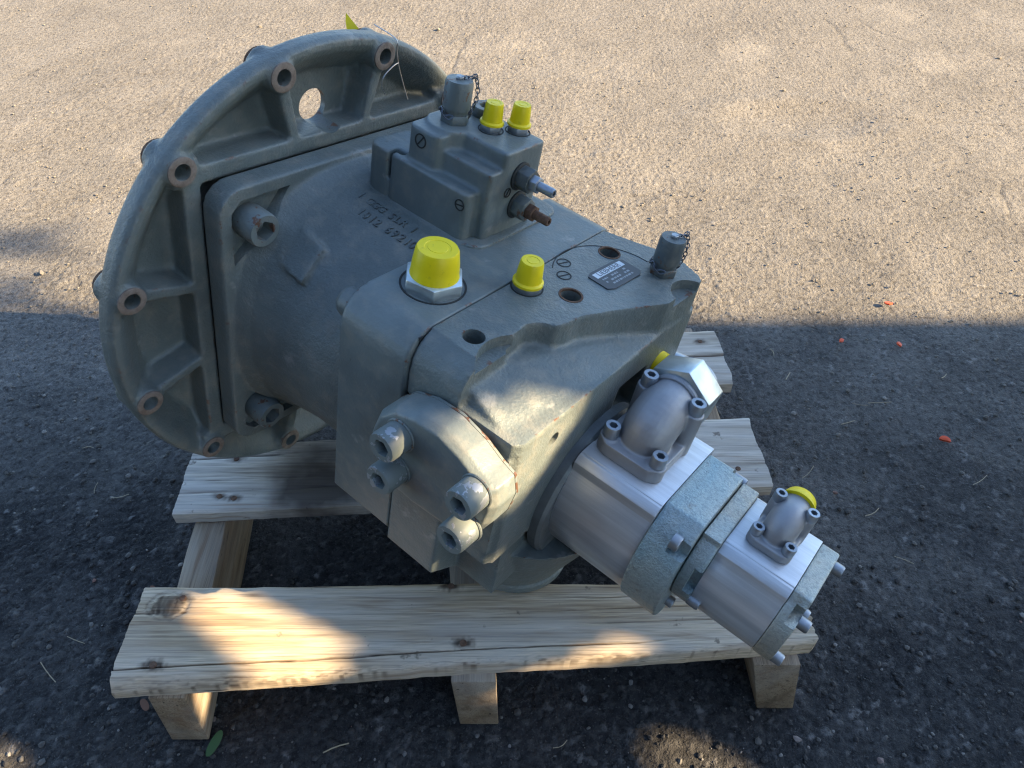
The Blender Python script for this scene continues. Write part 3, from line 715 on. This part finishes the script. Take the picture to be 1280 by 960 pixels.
# raised casting letters
def place_text(name, s, size, depth, org, xdir, zdir, mat, parent, curve=None, label=None):
    me = textmesh(s, size, depth); x = Vector(xdir).normalized(); z = Vector(zdir); z = (z - x*z.dot(x)).normalized(); y = z.cross(x)
    me.transform(Matrix((x, y, z)).transposed().to_4x4()); me.transform(Matrix.Translation(org))
    me.materials.clear(); o = link(name, me, mat, parent)
    if label: o['label'] = label
    return o
def house_r(a): return np.interp(a, [0.012, 0.03, 0.05, 0.08, 0.12, 0.2], [0.172, 0.166, 0.158, 0.154, 0.151, 0.15])
def arc_text(s, size, a0, th0, parent):
    # letters run along the shaft, each sitting on the curved skin
    a = a0
    for ch in s:
        if ch != ' ':
            r = house_r(a) - 0.0006; nrm = Vector(pol(1, th0)); org = Vector(pol(r, th0, a))
            place_text('cast_letter', ch, size, 0.0018, org, (1, 0, 0), nrm, 'letter', parent)
        a += size*(0.62 if ch not in '1 ' else 0.5)
arc_text('1 GGG SLR 1', 0.0135, 0.078, 101.5, housing)
arc_text('1012 692100', 0.0145, 0.096, 108, housing)

# ---- control plate (first body section) with the round bolt end on its corner
g = G()
yz = [(-0.165, -0.106), (-0.118, -0.185), (0.10, -0.200), (0.165, -0.11)] + [(0.165-0.02+0.02*math.cos(R(t)), 0.13+0.02*math.sin(R(t))) for t in (0, 30, 60, 90)] + [(-0.165+0.034-0.034*math.cos(R(t)), 0.116+0.034*math.sin(R(t))) for t in (90, 75, 60, 45, 30, 15, 0)]
g.prism(yz, 0.195, 0.2785, 0)
control = part(cast('control_housing', g, 'paint_smooth', pump, 0.0022, 3, (), (), 50))
g = G().lathe([(0.0155, 0), (0.0155, 0.020), (0.0135, 0.025), (0.008, 0.0275)], (0.200, -0.139, 0.121), (-1, 0, 0), 28)
build('bolt_end', g, 'paint_smooth', control, 0, sharp=50)

# ---- rear body with its stepped top
g = G()
def arcs(cx, cy, r, a0, a1, n=6): return [(cx + r*math.cos(R(a0+(a1-a0)*k/n)), cy + r*math.sin(R(a0+(a1-a0)*k/n))) for k in range(n+1)]
# top slab in plan (a,y)
top = [(0.2790, -0.136), (0.338, -0.140), (0.336, -0.118), (0.333, -0.083), (0.331, -0.064), (0.338, -0.052), (0.351, -0.044), (0.355, -0.030), (0.357, -0.012), (0.372, 0.021), (0.388, 0.052), (0.402, 0.080), (0.4045, 0.148), (0.396, 0.156), (0.362, 0.170), (0.300, 0.151), (0.2790, 0.145)]
g.prism(top, 0.06, 0.150, 2)
# rounded near corner running down the side
yz = [(-0.160, -0.05), (-0.10, -0.05), (-0.10, 0.15)] + [(-0.160+0.034-0.034*math.cos(R(t)), 0.116+0.034*math.sin(R(t))) for t in (90, 75, 60, 45, 30, 15, 0)]
g.prism(yz, 0.2790, 0.338, 0)
# shelf block
sh = [(0.2790, -0.159), (0.398, -0.159), (0.405, -0.150), (0.405, 0.158), (0.398, 0.168), (0.350, 0.172), (0.2790, 0.150)]
g.prism(sh, -0.06, 0.108, 2)
g.add([(0.320, -0.158, 0.10), (0.405, -0.156, 0.095), (0.405, 0.10, 0.108), (0.320, 0.10, 0.10), (0.325, -0.146, 0.130), (0.402, -0.154, 0.101), (0.405, 0.10, 0.112), (0.325, 0.05, 0.124)], [(0,3,2,1),(4,5,6,7),(0,1,5,4),(1,2,6,5),(2,3,7,6),(3,0,4,7)])
# side wall that carries the cover, lower block, conical foot
g.prism([(-0.165, -0.124), (-0.10, -0.17), (0.165, -0.17), (0.165, 0.06), (-0.165, 0.06)], 0.2790, 0.3455, 0)
g.box((0.28, -0.160, -0.04), (0.400, 0.16, 0.09))
g.prism([(-0.122, -0.150), (0.122, -0.150), (0.14, 0.05), (-0.13, 0.05)], 0.29, 0.398, 0)
g.cyl((0.340, 0.0, -0.226), (0.340, 0.0, -0.10), 0.070, 0.118, 48)
g.cyl((0.345, 0.0, -0.2285), (0.345, 0.0, -0.216), 0.073, 0.074, 48)
pre = [G().prism(rrect(0.0, 0.052, 0.012, 0.062, 0.008), 0.372, 0.45, 0)]
pre = [G().box((0.385, 0.020, 0.015), (0.45, 0.075, 0.072)), G().box((0.27, -0.2, -0.02), (0.2835, -0.146, 0.088))]
post = [G().cyl((0.366, -0.113, 0.1385), (0.366, -0.113, 0.20), 0.0420, n=48), G().cyl((0.412, 0.118, 0.139), (0.412, 0.118, 0.2), 0.026, n=40),
        G().cyl((0.312, -0.117, 0.10), (0.312, -0.117, 0.2), 0.0105, n=28), G().cyl((0.330, 0.008, 0.10), (0.330, 0.008, 0.2), 0.0105, n=28), G().cyl((0.310, 0.109, 0.10), (0.310, 0.109, 0.2), 0.0115, n=28),
        G().cyl((0.38, -0.098, 0.080), (0.43, -0.098, 0.080), 0.0075, n=20)]
rear = part(cast('rear_body', g, 'paint', pump, 0.0020, 3, pre, post, 50))
for (a, y) in ((0.330, 0.008), (0.310, 0.109)):
    build('rusty_hole_rim', G().ring([(0.0104, -0.002), (0.0128, -0.002), (0.0124, 0.0004), (0.0104, 0.0003)], (a, y, 0.1502), (0, 0, 1), 28), 'rust', rear)
# thin round raised disc line on the top
def arc_strip(cx, cy, r, w, a0, a1, z, n=40):
    g = G(); secs = []
    for k in range(n+1):
        t = R(a0 + (a1-a0)*k/n); c, s_ = math.cos(t), math.sin(t)
        secs.append([(cx + (r-w)*c, cy + (r-w)*s_, z-0.001), (cx + (r+w)*c, cy + (r+w)*s_, z-0.001), (cx + (r+w*0.6)*c, cy + (r+w*0.6)*s_, z+0.0004), (cx + (r-w*0.6)*c, cy + (r-w*0.6)*s_, z+0.0004)])
    return g.loft(secs)
build('edge_groove', arc_strip(0.340, 0.068, 0.0620, 0.0008, 84, 215, 0.1500), 'stamp', rear)
# casting seam between the two body sections
g = G().box((0.2775, -0.150, -0.10), (0.2790, 0.12, 0.1440))
build('joint_gasket', g, 'stamp', rear)
# stamped slotted-circle marks
def slot_mark(parent, org, xd, nd, r=0.0065, ang=0):
    x = Vector(xd).normalized(); z = Vector(nd).normalized(); y = z.cross(x); org = Vector(org)
    g = G().ring([(r-0.0006, -0.0005), (r+0.0006, -0.0005), (r+0.0006, 0.0003), (r-0.0006, 0.0003)], (0,0,0), (0,0,1), 28)
    g.box((-r, -0.0006, -0.0005), (r, 0.0006, 0.0003))
    me = g.mesh('stamp_mark'); me.transform(Matrix.Rotation(R(ang), 4, 'Z')); me.transform(Matrix((x, y, z)).transposed().to_4x4()); me.transform(Matrix.Translation(org))
    return link('stamp_mark', fix(me), 'stamp', parent)
slot_mark(rear, (0.291, 0.050, 0.1502), (1,0,0), (0,0,1), 0.0072, 72)
slot_mark(rear, (0.305, 0.031, 0.1502), (1,0,0), (0,0,1), 0.0072, 72)
# nameplate
def nameplate():
    cx, cy = 0.3375, 0.0775; ex = Vector((0.06, 0.998, 0)).normalized(); ey = Vector((-0.998, 0.06, 0)); 
    pl = [( -0.030, -0.0125), (-0.022, -0.0165), (0.022, -0.0165), (0.030, -0.0125), (0.030, 0.0125), (0.022, 0.0165), (-0.022, 0.0165), (-0.030, 0.0125)]
    pts = [(cx + ex.x*u + ey.x*v, cy + ex.y*u + ey.y*v) for u, v in pl]
    o = build('nameplate', G().prism(pts, 0.1500, 0.1512, 2), 'plate', rear, 0.0003, 1); o['label'] = 'small black nameplate with white lettering'
    def W_(u, v, z=0.1513): return (cx + ex.x*u + ey.x*v, cy + ex.y*u + ey.y*v, z)
    # white band with the maker's name
    bp_ = [(-0.024, 0.0045), (0.024, 0.0045), (0.024, 0.0125), (-0.024, 0.0125)]
    link('name_band', fix(G().prism([W_(u, v)[:2] for u, v in bp_], 0.1511, 0.15135, 2).mesh('name_band')), 'white', rear)
    place_text('lettering', 'LIEBHERR', 0.0088, 0.00008, W_(0, 0.0085, 0.1514), ex, (0,0,1), 'plate', rear)
    # worn rows of small print, too fine to read
    rr = random.Random(4)
    for v in (0.0005, -0.0045, -0.0095):
        u = -0.021; g = G()
        while u < 0.017:
            w_ = rr.uniform(0.0012, 0.0045)
            if rr.random() < 0.8: g.prism([W_(u + a, v + b)[:2] for a, b in ((0, -0.0012), (w_, -0.0012), (w_, 0.0012), (0, 0.0012))], 0.1511, 0.15128, 2)
            u += w_ + 0.0012
        o = build('print_line', g, 'print_grey', rear); o['kind'] = 'stuff'
nameplate()

# ---- yellow protective caps and their fittings
def cap(name, parent, org, d, r, h, flare=1.16, mat='yellow'):
    g = G().lathe([(r*flare, 0), (r*flare, h*0.10), (r*1.03, h*0.17), (r*0.98, h*0.55), (r*0.90, h*0.93), (r*0.84, h), (r*0.56, h), (r*0.54, h*0.985), (r*0.42, h*0.985), (r*0.40, h*1.0), (r*0.02, h)], org, d, 40)
    return build(name, g, mat, parent, sharp=42)
UP = (0, 0, 1)
def spotface(parent, a, y, z, r):
    return build('spot_face', G().lathe([(r, -0.002), (r, 0.0003), (r-0.0012, 0.0006)], (a, y, z), UP, 40), 'zinc', parent)
spotface(rear, 0.2365, -0.089, 0.1502, 0.0345) if False else None
build('spot_face', G().ring([(0.0300, -0.001), (0.0320, -0.001), (0.0320, 0.0006), (0.0300, 0.0004)], (0.236, -0.088, 0.1500), UP, 48), 'stamp', control)
o = build('port_nut', G().hexp((0.236, -0.088, 0.148), (0.236, -0.088, 0.1625), 0.052, phase=R(12)), 'zinc_nut', control, 0.0016, 2)
cap('port_cap', control, (0.236, -0.088, 0.1575), UP, 0.0225, 0.0335, 1.08)
build('spot_face', G().ring([(0.0150, -0.001), (0.0166, -0.001), (0.0166, 0.0006), (0.0150, 0.0004)], (0.294, -0.017, 0.1500), UP, 40), 'stamp', rear)
build('port_fitting', G().lathe([(0.0142, 0), (0.0142, 0.009), (0.0130, 0.0105)], (0.294, -0.017, 0.1490), UP, 32), 'zinc', rear)
cap('port_cap', rear, (0.294, -0.017, 0.1555), UP, 0.0128, 0.0250, 1.20)

# ---- test couplings with knurled caps and little chains
def coupling(parent, a, y, z, r=0.0150, h=0.036, mat='paint_smooth', chain=0.0):
    g = G().hexp((a, y, z-0.001), (a, y, z+0.009), r*1.9); o = build('coupling_nut', g, mat, parent, 0.0008, 1)
    g = G().lathe([(r*0.88, 0.009), (r*0.88, 0.0135), (r*1.02, 0.0140), (r*1.02, h*0.90+0.009), (r*0.93, h+0.009), (r*0.1, h+0.0095)], (a, y, z), UP, 40)
    o = build('coupling_cap', g, mat, parent, sharp=42)
    build('cap_screw', G().hexp((a, y, z+h+0.009), (a, y, z+h+0.0125), 0.0075), 'zinc', parent, 0.0004, 1)
    # chain links from the top down the far side to the foot
    pts = []
    for k in range(15):
        t = k/14; ang = chain + 0.25*math.sin(t*5)
        if t < 0.25: rr = r*1.15*(t/0.25); zz = z+h+0.011 - 0.003*t
        else: rr = r*1.15 + 0.004*math.sin((t-.25)/.75*math.pi*1.3); zz = z + (h+0.010)*(1-(t-0.25)/0.75) + 0.005
        pts.append(Vector((a + rr*math.cos(ang), y + rr*math.sin(ang), zz)))
    for k in range(12):                # wraps round the foot
        t = k/11*4.4 - 0.1; ang = chain + t
        pts.append(Vector((a + r*1.12*math.cos(ang), y + r*1.12*math.sin(ang), z + 0.0095 + 0.0025*math.sin(k*1.7))))
    cg = G()
    for k in range(len(pts)-1):
        p, q = pts[k], pts[k+1]; m = (p+q)/2; d = (q-p); L = d.length*0.72; d.normalize(); s1 = d.orthogonal().normalized(); s1.rotate(Matrix.Rotation(k*1.4, 3, d))
        loop = [m + d*L*math.cos(2*math.pi*j/8) + s1*0.0021*math.sin(2*math.pi*j/8) for j in range(9)]
        cg.tube(loop, 0.00062, 5, False)
    build('chain', cg, 'steel_dark', parent)
coupling(rear, 0.367, 0.126, 0.150, 0.0138, 0.033, 'paint_dark', 0.9)

# ---- side cover with four socket screws
g = G()
cov = [(0.2705, 0.056), (0.278, 0.082), (0.296, 0.101), (0.320, 0.110), (0.348, 0.112), (0.376, 0.104), (0.396, 0.0935), (0.411, 0.088), (0.4165, 0.070), (0.413, 0.045), (0.402, 0.020), (0.386, 0.008), (0.330, 0.003), (0.292, 0.006), (0.275, 0.028)]
cin = [(0.347 + (a-0.347)*0.93, 0.058 + (z-0.058)*0.91) for a, z in cov]
cin2 = [(0.347 + (a-0.347)*0.995, 0.058 + (z-0.058)*0.99) for a, z in cov]
secs = [[(a, y, z) for a, z in pp] for y, pp in ((-0.163, cov), (-0.183, cov), (-0.1885, cin2), (-0.1965, cin))]
g.loft(secs)
cover = part(cast('side_cover', g, 'paint_smooth', pump, 0.0016, 2, (), (), 60))
build('gasket_edge', G().prism([(0.347+(a-0.347)*1.006, 0.058+(z-0.058)*1.008) for a, z in cov], -0.1655, -0.1628, 1), 'paint_rust', cover)
for (a, z) in ((0.3115, 0.082), (0.3115, 0.040), (0.399, 0.084), (0.397, 0.037)):
    build('cover_screw', socket_screw((a-0.002, -0.1965, z-0.003), (0, -1, 0), 0.0150, 0.024, 0.60, 0.55, 24, 0.2), 'paint_chip', cover)
    build('washer', G().lathe([(0.0165, 0), (0.0168, 0.0012), (0.0160, 0.0022)], (a-0.002, -0.1960, z-0.003), (0, -1, 0), 28), 'paint_smooth', cover)

# ---- valve block on top of the front housing
g = G()
g.prism(rrect(0.125, 0.2155, 0.0245, 0.088, 0.004, 3), 0.150, 0.2430, 2)           # tall block
g.prism(rrect(0.108, 0.152, -0.003, 0.086, 0.010, 4), 0.150, 0.2395, 2)
g.cyl((0.136, 0.034, 0.15), (0.136, 0.034, 0.2435), 0.027, n=40)
g.prism(rrect(0.096, 0.203, -0.0115, 0.06, 0.006, 3), 0.150, 0.2030, 2)            # front step
g.prism(rrect(0.150, 0.2140, 0.0060, 0.06, 0.004, 3), 0.150, 0.2250, 2)            # middle step
g.prism(rrect(0.062, 0.102, -0.0115, 0.050, 0.013, 4), 0.145, 0.2030, 2)           # lug at the flange end
g.cyl((0.078, 0.004, 0.145), (0.078, 0.004, 0.2035), 0.0158, n=32)
pre = [G().box((0.0925, -0.03, 0.172), (0.0962, 0.004, 0.22)), G().box((0.0925, -0.002, 0.18), (0.106, 0.004, 0.235))]
valve = part(cast('valve_block', g, 'paint_smooth', pump, 0.0016, 4, pre, (), 50))
slot_mark(valve, (0.128, -0.0034, 0.2275), (1, 0, 0), (0, -1, 0), 0.0068, 55)
slot_mark(valve, (0.1945, -0.0119, 0.1900), (1, 0, 0), (0, -1, 0), 0.0055, 10)
slot_mark(valve, (0.2160, 0.0360, 0.1990), (0, 1, 0), (1, 0, 0), 0.0048, 60)
slot_mark(valve, (0.170, 0.050, 0.2432), (1, 0, 0), (0, 0, 1), 0.0052, 45); slot_mark(valve, (0.158, 0.073, 0.2432), (1, 0, 0), (0, 0, 1), 0.0052, 45)
coupling(valve, 0.136, 0.036, 0.2435, 0.0140, 0.033, chain=0.9)
for (a, y) in ((0.1690, 0.0545), (0.1860, 0.0780)):
    build('port_fitting', G().hexp((a, y, 0.2415), (a, y, 0.2525), 0.0205), 'zinc', valve, 0.0008, 1)
    build('spot_face', G().ring([(0.0122, -0.001), (0.0134, -0.001), (0.0134, 0.0005), (0.0122, 0.0003)], (a, y, 0.2430), UP, 32), 'stamp', valve)
    cap('port_cap', valve, (a, y, 0.2500), UP, 0.0100, 0.0215, 1.24)
build('blanking_plug', socket_screw((0.142, 0.078, 0.243), (0, 0, 1), 0.0150, 0.010, 0.55, 0.6, 28), 'paint_smooth', valve)
def adjuster(y, z, mat2):
    build('adjuster_washer', G().lathe([(0.0150, 0), (0.0150, 0.0022), (0.0138, 0.003)], (0.2150, y, z), (1,0,0), 28), 'stamp', valve)
    build('adjuster_nut', G().hexp((0.2172, y, z), (0.2320, y, z), 0.0225, phase=0.3), 'paint_dark' if mat2 == 'zinc' else 'paint_smooth', valve, 0.001, 2)
    build('lock_nut', G().hexp((0.2320, y, z), (0.2405, y, z), 0.0155, phase=0.5), mat2, valve, 0.0008, 2)
    build('adjuster_screw', G().lathe([(0.0050, 0), (0.0050, 0.018), (0.0043, 0.0195), (0.0024, 0.0195), (0.0024, 0.014)], (0.2400, y, z), (1,0,0), 16), mat2, valve)
adjuster(0.0530, 0.2130, 'zinc'); adjuster(0.0560, 0.1800, 'rust')

# ---- first gear pump
ring = part(build('adapter_ring', G().lathe([(0.086, 0.400), (0.0935, 0.404), (0.0935, 0.414), (0.0900, 0.4175)], (0, 0.0, -0.045), (1, 0, 0), 72), 'ring', pump))
def gp_section(hw, zt, rr, zc, zb, n=8, wide=1.0):
    # flat port land on top with a small step, rounded oval flanks
    p = [(hw, zt), (-hw+0.0055, zt), (-hw+0.0050, zt-0.0009), (-hw+0.0022, zt-0.0009), (-hw+0.0012, zt-0.0018), (-hw-0.0008, zt-0.0030), (-hw-0.0050, zt-0.0075)]
    p += [(-rr*math.sin(R(t)), zc + (rr*math.cos(R(t)) if t < 90 else (zc-zb)*math.cos(R(t)))) for t in range(52, 181, 8)]
    p += [(-y, z) for y, z in p[:6:-1] if abs(y) > 1e-4] + [(hw+0.004, zt-0.006)]
    return p
def sec3(sec, a): return [(a, y, z) for y, z in sec]
s1 = gp_section(0.057, 0.040, 0.0780, -0.026, -0.116)
gp1 = bpy.data.objects.new('gear_pump', None)
gp1 = part(build('gear_pump_body', G().loft([sec3(s1, 0.4165), sec3(s1, 0.5095)]), 'alu', pump, 0.0008, 2, 32)); gp1['label'] = 'larger machined aluminium gear pump body behind the adapter ring'
def castcover(sec, a0, a1, grow, mat, name, chamf=0.0012, cuts=()):
    c = (sum(p[0] for p in sec)/len(sec), sum(p[1] for p in sec)/len(sec))
    def sc(k): return [(c[0]+(y-c[0])*k, c[1]+(z-c[1])*k) for y, z in sec]
    g = G().loft([sec3(sc(grow), a0), sec3(sc(grow), a1-chamf), sec3(sc(grow-0.012), a1)])
    if cuts: return part(cast(name, g, mat, pump, 0.0014, 1, (), cuts, 40))
    return part(build(name, g, mat, pump, 0.0007, 2, 32))
def smooth_sec(hw, zt, rr, zc, zb, t0=52):
    p = [(hw, zt), (-hw, zt)]
    p += [(-rr*math.sin(R(t)), zc + (rr*math.cos(R(t)) if t < 90 else (zc-zb)*math.cos(R(t)))) for t in range(t0, 181, 8)]
    return p + [(-y, z) for y, z in p[:1:-1] if abs(y) > 1e-4]
c1 = castcover(smooth_sec(0.0440, 0.0405, 0.0810, -0.028, -0.118, 36), 0.5098, 0.5510, 1.01, 'zinc_cast', 'gear_pump_cover', 0.0012,
    [G().box((0.5330, -0.12, 0.012), (0.60, -0.0605, 0.040)), G().box((0.5380, 0.040, 0.02), (0.60, 0.10, 0.06))])
# second pump: front flange, body, end cover
s2 = gp_section(0.0385, 0.030, 0.0560, -0.018, -0.084)
c2 = castcover(smooth_sec(0.044, 0.034, 0.064, -0.018, -0.078, 44), 0.5518, 0.5705, 1.0, 'zinc_cast', 'gear_pump_flange', 0.0012, [G().box((0.562, -0.09, -0.028), (0.60, -0.052, 0.004))])
gp2 = part(build('gear_pump_body', G().loft([sec3(s2, 0.5708), sec3(s2, 0.6415)]), 'alu', pump, 0.0006, 2, 32)); gp2['label'] = 'smaller machined aluminium gear pump body at the tail end'
c3 = castcover(smooth_sec(0.036, 0.030, 0.0565, -0.018, -0.085, 44), 0.6418, 0.6600, 1.005, 'zinc_cast', 'gear_pump_cover', 0.0012, [G().box((0.650, -0.09, 0.004), (0.70, -0.030, 0.022))])
def hexbolt(parent, p, d, dia, h, mat='zinc'):
    p = Vector(p); d = Vector(d).normalized()
    return build('cover_bolt', G().lathe([(dia/2, 0), (dia/2, h*0.82), (dia*0.44, h)], p, d, 24), mat, parent)
hexbolt(c1, (0.5400, 0.0480, 0.0290), (1,0,0), 0.0125, 0.014); hexbolt(c1, (0.5335, -0.0660, 0.0255), (1,0,0), 0.0165, 0.0085)
hexbolt(c1, (0.5500, -0.034, -0.088), (1,0,0), 0.0120, 0.008)
for (y, z) in ((0.0430, 0.0200), (-0.0520, -0.0440)): hexbolt(c2, (0.5700, y, z), (1,0,0), 0.0125, 0.012)
for (y, z) in ((0.034, 0.014), (-0.036, 0.000), (-0.030, -0.066), (0.032, -0.06)): hexbolt(c3, (0.6598, y, z), (1,0,0), 0.0125, 0.0105)

# ---- pipe elbows
def elbow(name, ca, cy, z0, s, lab):
    g = G()
    foot = rrect(ca-0.0345*s, ca+0.0345*s, cy-0.040*s, cy+0.040*s, 0.013*s, 5)
    g.prism(foot, z0, z0+0.015*s, 2)
    # bend: rises from the foot and turns to the far side
    path = [(ca, cy-0.004*s, z0+0.004)]; rad = [0.0275*s]; Rb = 0.0265*s; zb = z0 + 0.0155*s
    for k in range(13):
        t = R(90*k/12); path.append((ca, cy - 0.004*s + Rb*(1-math.cos(t)), zb + Rb*math.sin(t))); rad.append((0.0258 + 0.0010*math.sin(2*t))*s)
    path.append((ca, cy+0.052*s, zb+Rb)); rad.append(0.0255*s)
    g.tube(path, rad, 32)
    tb = []
    for sa in (-1, 1):
        x = ca + sa*0.0270*s
        g.cyl((x, cy+0.026*s, z0), (x, cy+0.026*s, z0+0.052*s), 0.0100*s, n=24)
        g.cyl((x, cy-0.027*s, z0), (x, cy-0.027*s, z0+0.0165*s), 0.0100*s, n=24)
        tb += [(x, cy+0.026*s, z0+0.0515*s), (x, cy-0.027*s, z0+0.0160*s)]
    e = part(cast(name, g, 'alu_cast', pump, 0.0012, 3, (), (), 60)); e['label'] = lab
    k = s**0.6
    for p in tb: build('elbow_screw', socket_screw(p, (0,0,1), 0.0080*k, 0.0130*k, 0.56, 0.7, 24), 'zinc', e)
    return e, Vector((ca, cy+0.052*s, zb+Rb))
e1, end1 = elbow('pipe_elbow', 0.4560, 0.000, 0.0402, 1.0, 'larger grey aluminium pipe elbow with big hexagon nut')
E1 = Vector((0.0, 1, 0.0))
build('union_nut', G().hexp(end1 - E1*0.014, end1 + E1*0.018, 0.066, phase=R(20)), 'zinc_nut', e1, 0.0014, 2)
build('elbow_collar', G().lathe([(0.0275, 0), (0.0290, 0.0015), (0.0290, 0.005), (0.0275, 0.0065)], end1 - E1*0.0205, E1, 40), 'alu_cast', e1)
build('union_collar', G().lathe([(0.0285, 0), (0.0290, 0.010), (0.026, 0.013)], end1 + E1*0.016, E1, 40), 'zinc', e1)
cap('union_plug', e1, end1 + E1*0.027, E1, 0.020, 0.010, 1.1)
e2, end2 = elbow('pipe_elbow', 0.6045, 0.004, 0.0302, 0.60, 'smaller grey aluminium pipe elbow with yellow cap')
cap('elbow_cap', e2, end2 + Vector((0, -0.006, 0.000)), (0, 1, 0), 0.0168, 0.014, 1.12)
# yellow capped port on the rear face and a further fitting beyond
cap('port_cap', rear, (0.398, 0.104, 0.060), (1, 0.0, 0.05), 0.0150, 0.030, 1.15)
build('port_fitting', G().lathe([(0.014, 0), (0.014, 0.02), (0.012, 0.024)], (0.404, 0.160, 0.030), (1, 0.2, 0), 28), 'zinc', rear)
# ================================================================== SMALL THINGS
def blob(name, outline, th, mat, loc, rotz, tilt=(0, 0), bend=0.0):
    n = len(outline); g = G()
    top = [(x, y, th + bend*(x*x*400)) for x, y in outline]; bot = [(x*0.96, y*0.96, bend*(x*x*400)) for x, y in outline]
    g.v = bot + top + [(0, 0, 0.0), (0, 0, th*1.3)]
    for i in range(n):
        j = (i+1) % n; g.f += [(i, j, n+j, n+i), (2*n, j, i), (2*n+1, n+i, n+j)]
    o = build(name, g, mat); o.location = loc; o.rotation_euler = (tilt[0], tilt[1], rotz); return o
half = [(0.012*math.cos(R(t)), 0.012*math.sin(R(t))) for t in range(-8, 189, 14)] + [(-0.005, -0.003), (0.006, -0.002)]
o = blob('plastic_shard', [(x*0.78, y*0.62) for x, y in half], 0.004, 'orange', (0.737, 0.842, 0.002), R(-20), (0.25, 0.1)); tag(o, 'curved orange plastic shard, largest of the four, right of the pallet', 'shard', 'orange plastic shards on the asphalt')
tri = [(-0.009, -0.005), (0.002, -0.007), (0.010, 0.001), (0.004, 0.007), (-0.004, 0.005)]
for (x, y, s, rz, lab) in ((0.635, 1.092, 0.62, 0.3, 'tiny orange plastic shard in shade, left of another like it'), (0.743, 1.081, 0.72, 1.2, 'small orange plastic shard in shade, just below the sunlit one'), (0.764, 1.202, 0.85, 2.5, 'small orange plastic shard in the sun at the shadow edge')):
    o = blob('plastic_shard', [(p*s, q*s) for p, q in tri], 0.003, 'orange', (x, y, 0.002), rz, (0.2, 0.15)); tag(o, lab, 'shard', 'orange plastic shards on the asphalt')
leaf = [(0.0, -0.0165)] + [(0.0062*math.sin(R(t))**0.8, -0.016*math.cos(R(t))) for t in range(15, 180, 15)] + [(0.0, 0.0165)] + [(-0.0056*math.sin(R(t))**0.8, 0.016*math.cos(R(t))) for t in range(15, 180, 15)]
o = blob('fallen_leaf', leaf, 0.0006, 'leaf', (-0.374, 0.347, 0.004), R(-22), (0.25, 0.2)); tag(o, 'small green oval leaf lying at the foot of the left pallet beam', 'leaf')
for (x, y, s, lab) in ((-0.520, 0.560, 0.5, 'tiny reddish dry leaf on the asphalt left of the front plank'), (-0.478, 0.395, 0.55, 'dark red dry leaf below the left end of the front plank')):
    o = blob('dry_leaf', [(p*s*1.4, q*s) for p, q in leaf], 0.0006, 'leaf_dry', (x, y, 0.003), R(40), (0.1, 0.2)); tag(o, lab, 'leaf')
# straw and splinters lying about
def litter():
    rng = random.Random(9); g = G()
    spots = [(1075, 505), (1100, 503), (1060, 528), (985, 470), (1225, 600), (930, 690), (120, 610), (60, 840), (150, 620), (1010, 590), (1090, 640), (1130, 700), (700, 930), (420, 935), (110, 560), (1180, 470), (965, 440), (95, 800)]
    for (u, v) in spots:
        c = px(u, v, 0.003); a = rng.random()*6.28; L_ = rng.uniform(0.008, 0.022); d = Vector((math.cos(a), math.sin(a), rng.uniform(-0.05, 0.15)))
        b = Vector((-d.y, d.x, 0))*rng.uniform(-0.003, 0.003)
        g.tube([c - d*L_, c - d*L_*0.3 + b, c + d*L_*0.3 + b, c + d*L_], rng.uniform(0.0005, 0.0009), 5)
    o = build('straw_litter', g, 'straw'); tag(o, 'scattered pale straw and splinters on the asphalt', 'straw', None, 'stuff')
litter()
# yellow tag tied by a thin wire to a boss on the flange
pt = L2W(-0.075, 0.0686, 0.268)
g = G()
b0 = L2W(-0.045, BR*math.cos(R(78)), BR*math.sin(R(78)) + 0.0085)
tagv = [Vector((0, 0, 0)), Vector((0.017, 0.003, -0.003)), Vector((0.000, 0.010, 0.017)), Vector((-0.001, 0.006, 0.010))]
nn = Vector((0.2, -0.9, 0.4)).normalized()*0.0005
g.v = [tuple(v - nn) for v in tagv] + [tuple(v + nn) for v in tagv]; g.f = [(3,2,1,0), (4,5,6,7), (0,1,5,4), (1,2,6,5), (2,3,7,6), (3,0,4,7)]
tagroot = bpy.data.objects.new('hang_tag', None); COL.objects.link(tagroot); tagroot.location = b0
tag(tagroot, 'yellow paper tag with thin wire hooked over the top of the flange', 'tag')
build('tag_paper', g, 'yellow', tagroot)
def LW(a, y, z): return L2W(a, y, z) - b0
bc = Vector(pol(BR, 75, 0.0)); 
w1 = [LW(-0.03, bc.y+0.012, bc.z+0.022), LW(0.004, bc.y+0.012, bc.z+0.018), LW(0.006, bc.y+0.013, bc.z+0.006), LW(0.006, bc.y+0.018, bc.z-0.012), LW(0.008, bc.y+0.026, bc.z-0.034), LW(0.009, bc.y+0.034, bc.z-0.052)]
w2 = [LW(0.006, bc.y+0.017, bc.z-0.008), LW(0.008, bc.y+0.006, bc.z-0.010), LW(0.009, bc.y-0.007, bc.z-0.018), LW(0.009, bc.y-0.010, bc.z-0.028), LW(0.010, bc.y-0.005, bc.z-0.038)]
def smooth(p, n=6):
    out = []
    for i in range(len(p)-1):
        a = p[max(i-1,0)]; b = p[i]; c = p[i+1]; d = p[min(i+2, len(p)-1)]
        for k in range(n):
            t = k/n; out.append(0.5*((2*b) + (c-a)*t + (2*a-5*b+4*c-d)*t*t + (3*b-a-3*c+d)*t*t*t))
    return out + [p[-1]]
build('tie_wire', G().tube(smooth(w1), 0.0006, 6), 'wire', tagroot); build('tie_wire', G().tube(smooth(w2), 0.0006, 6), 'wire', tagroot)
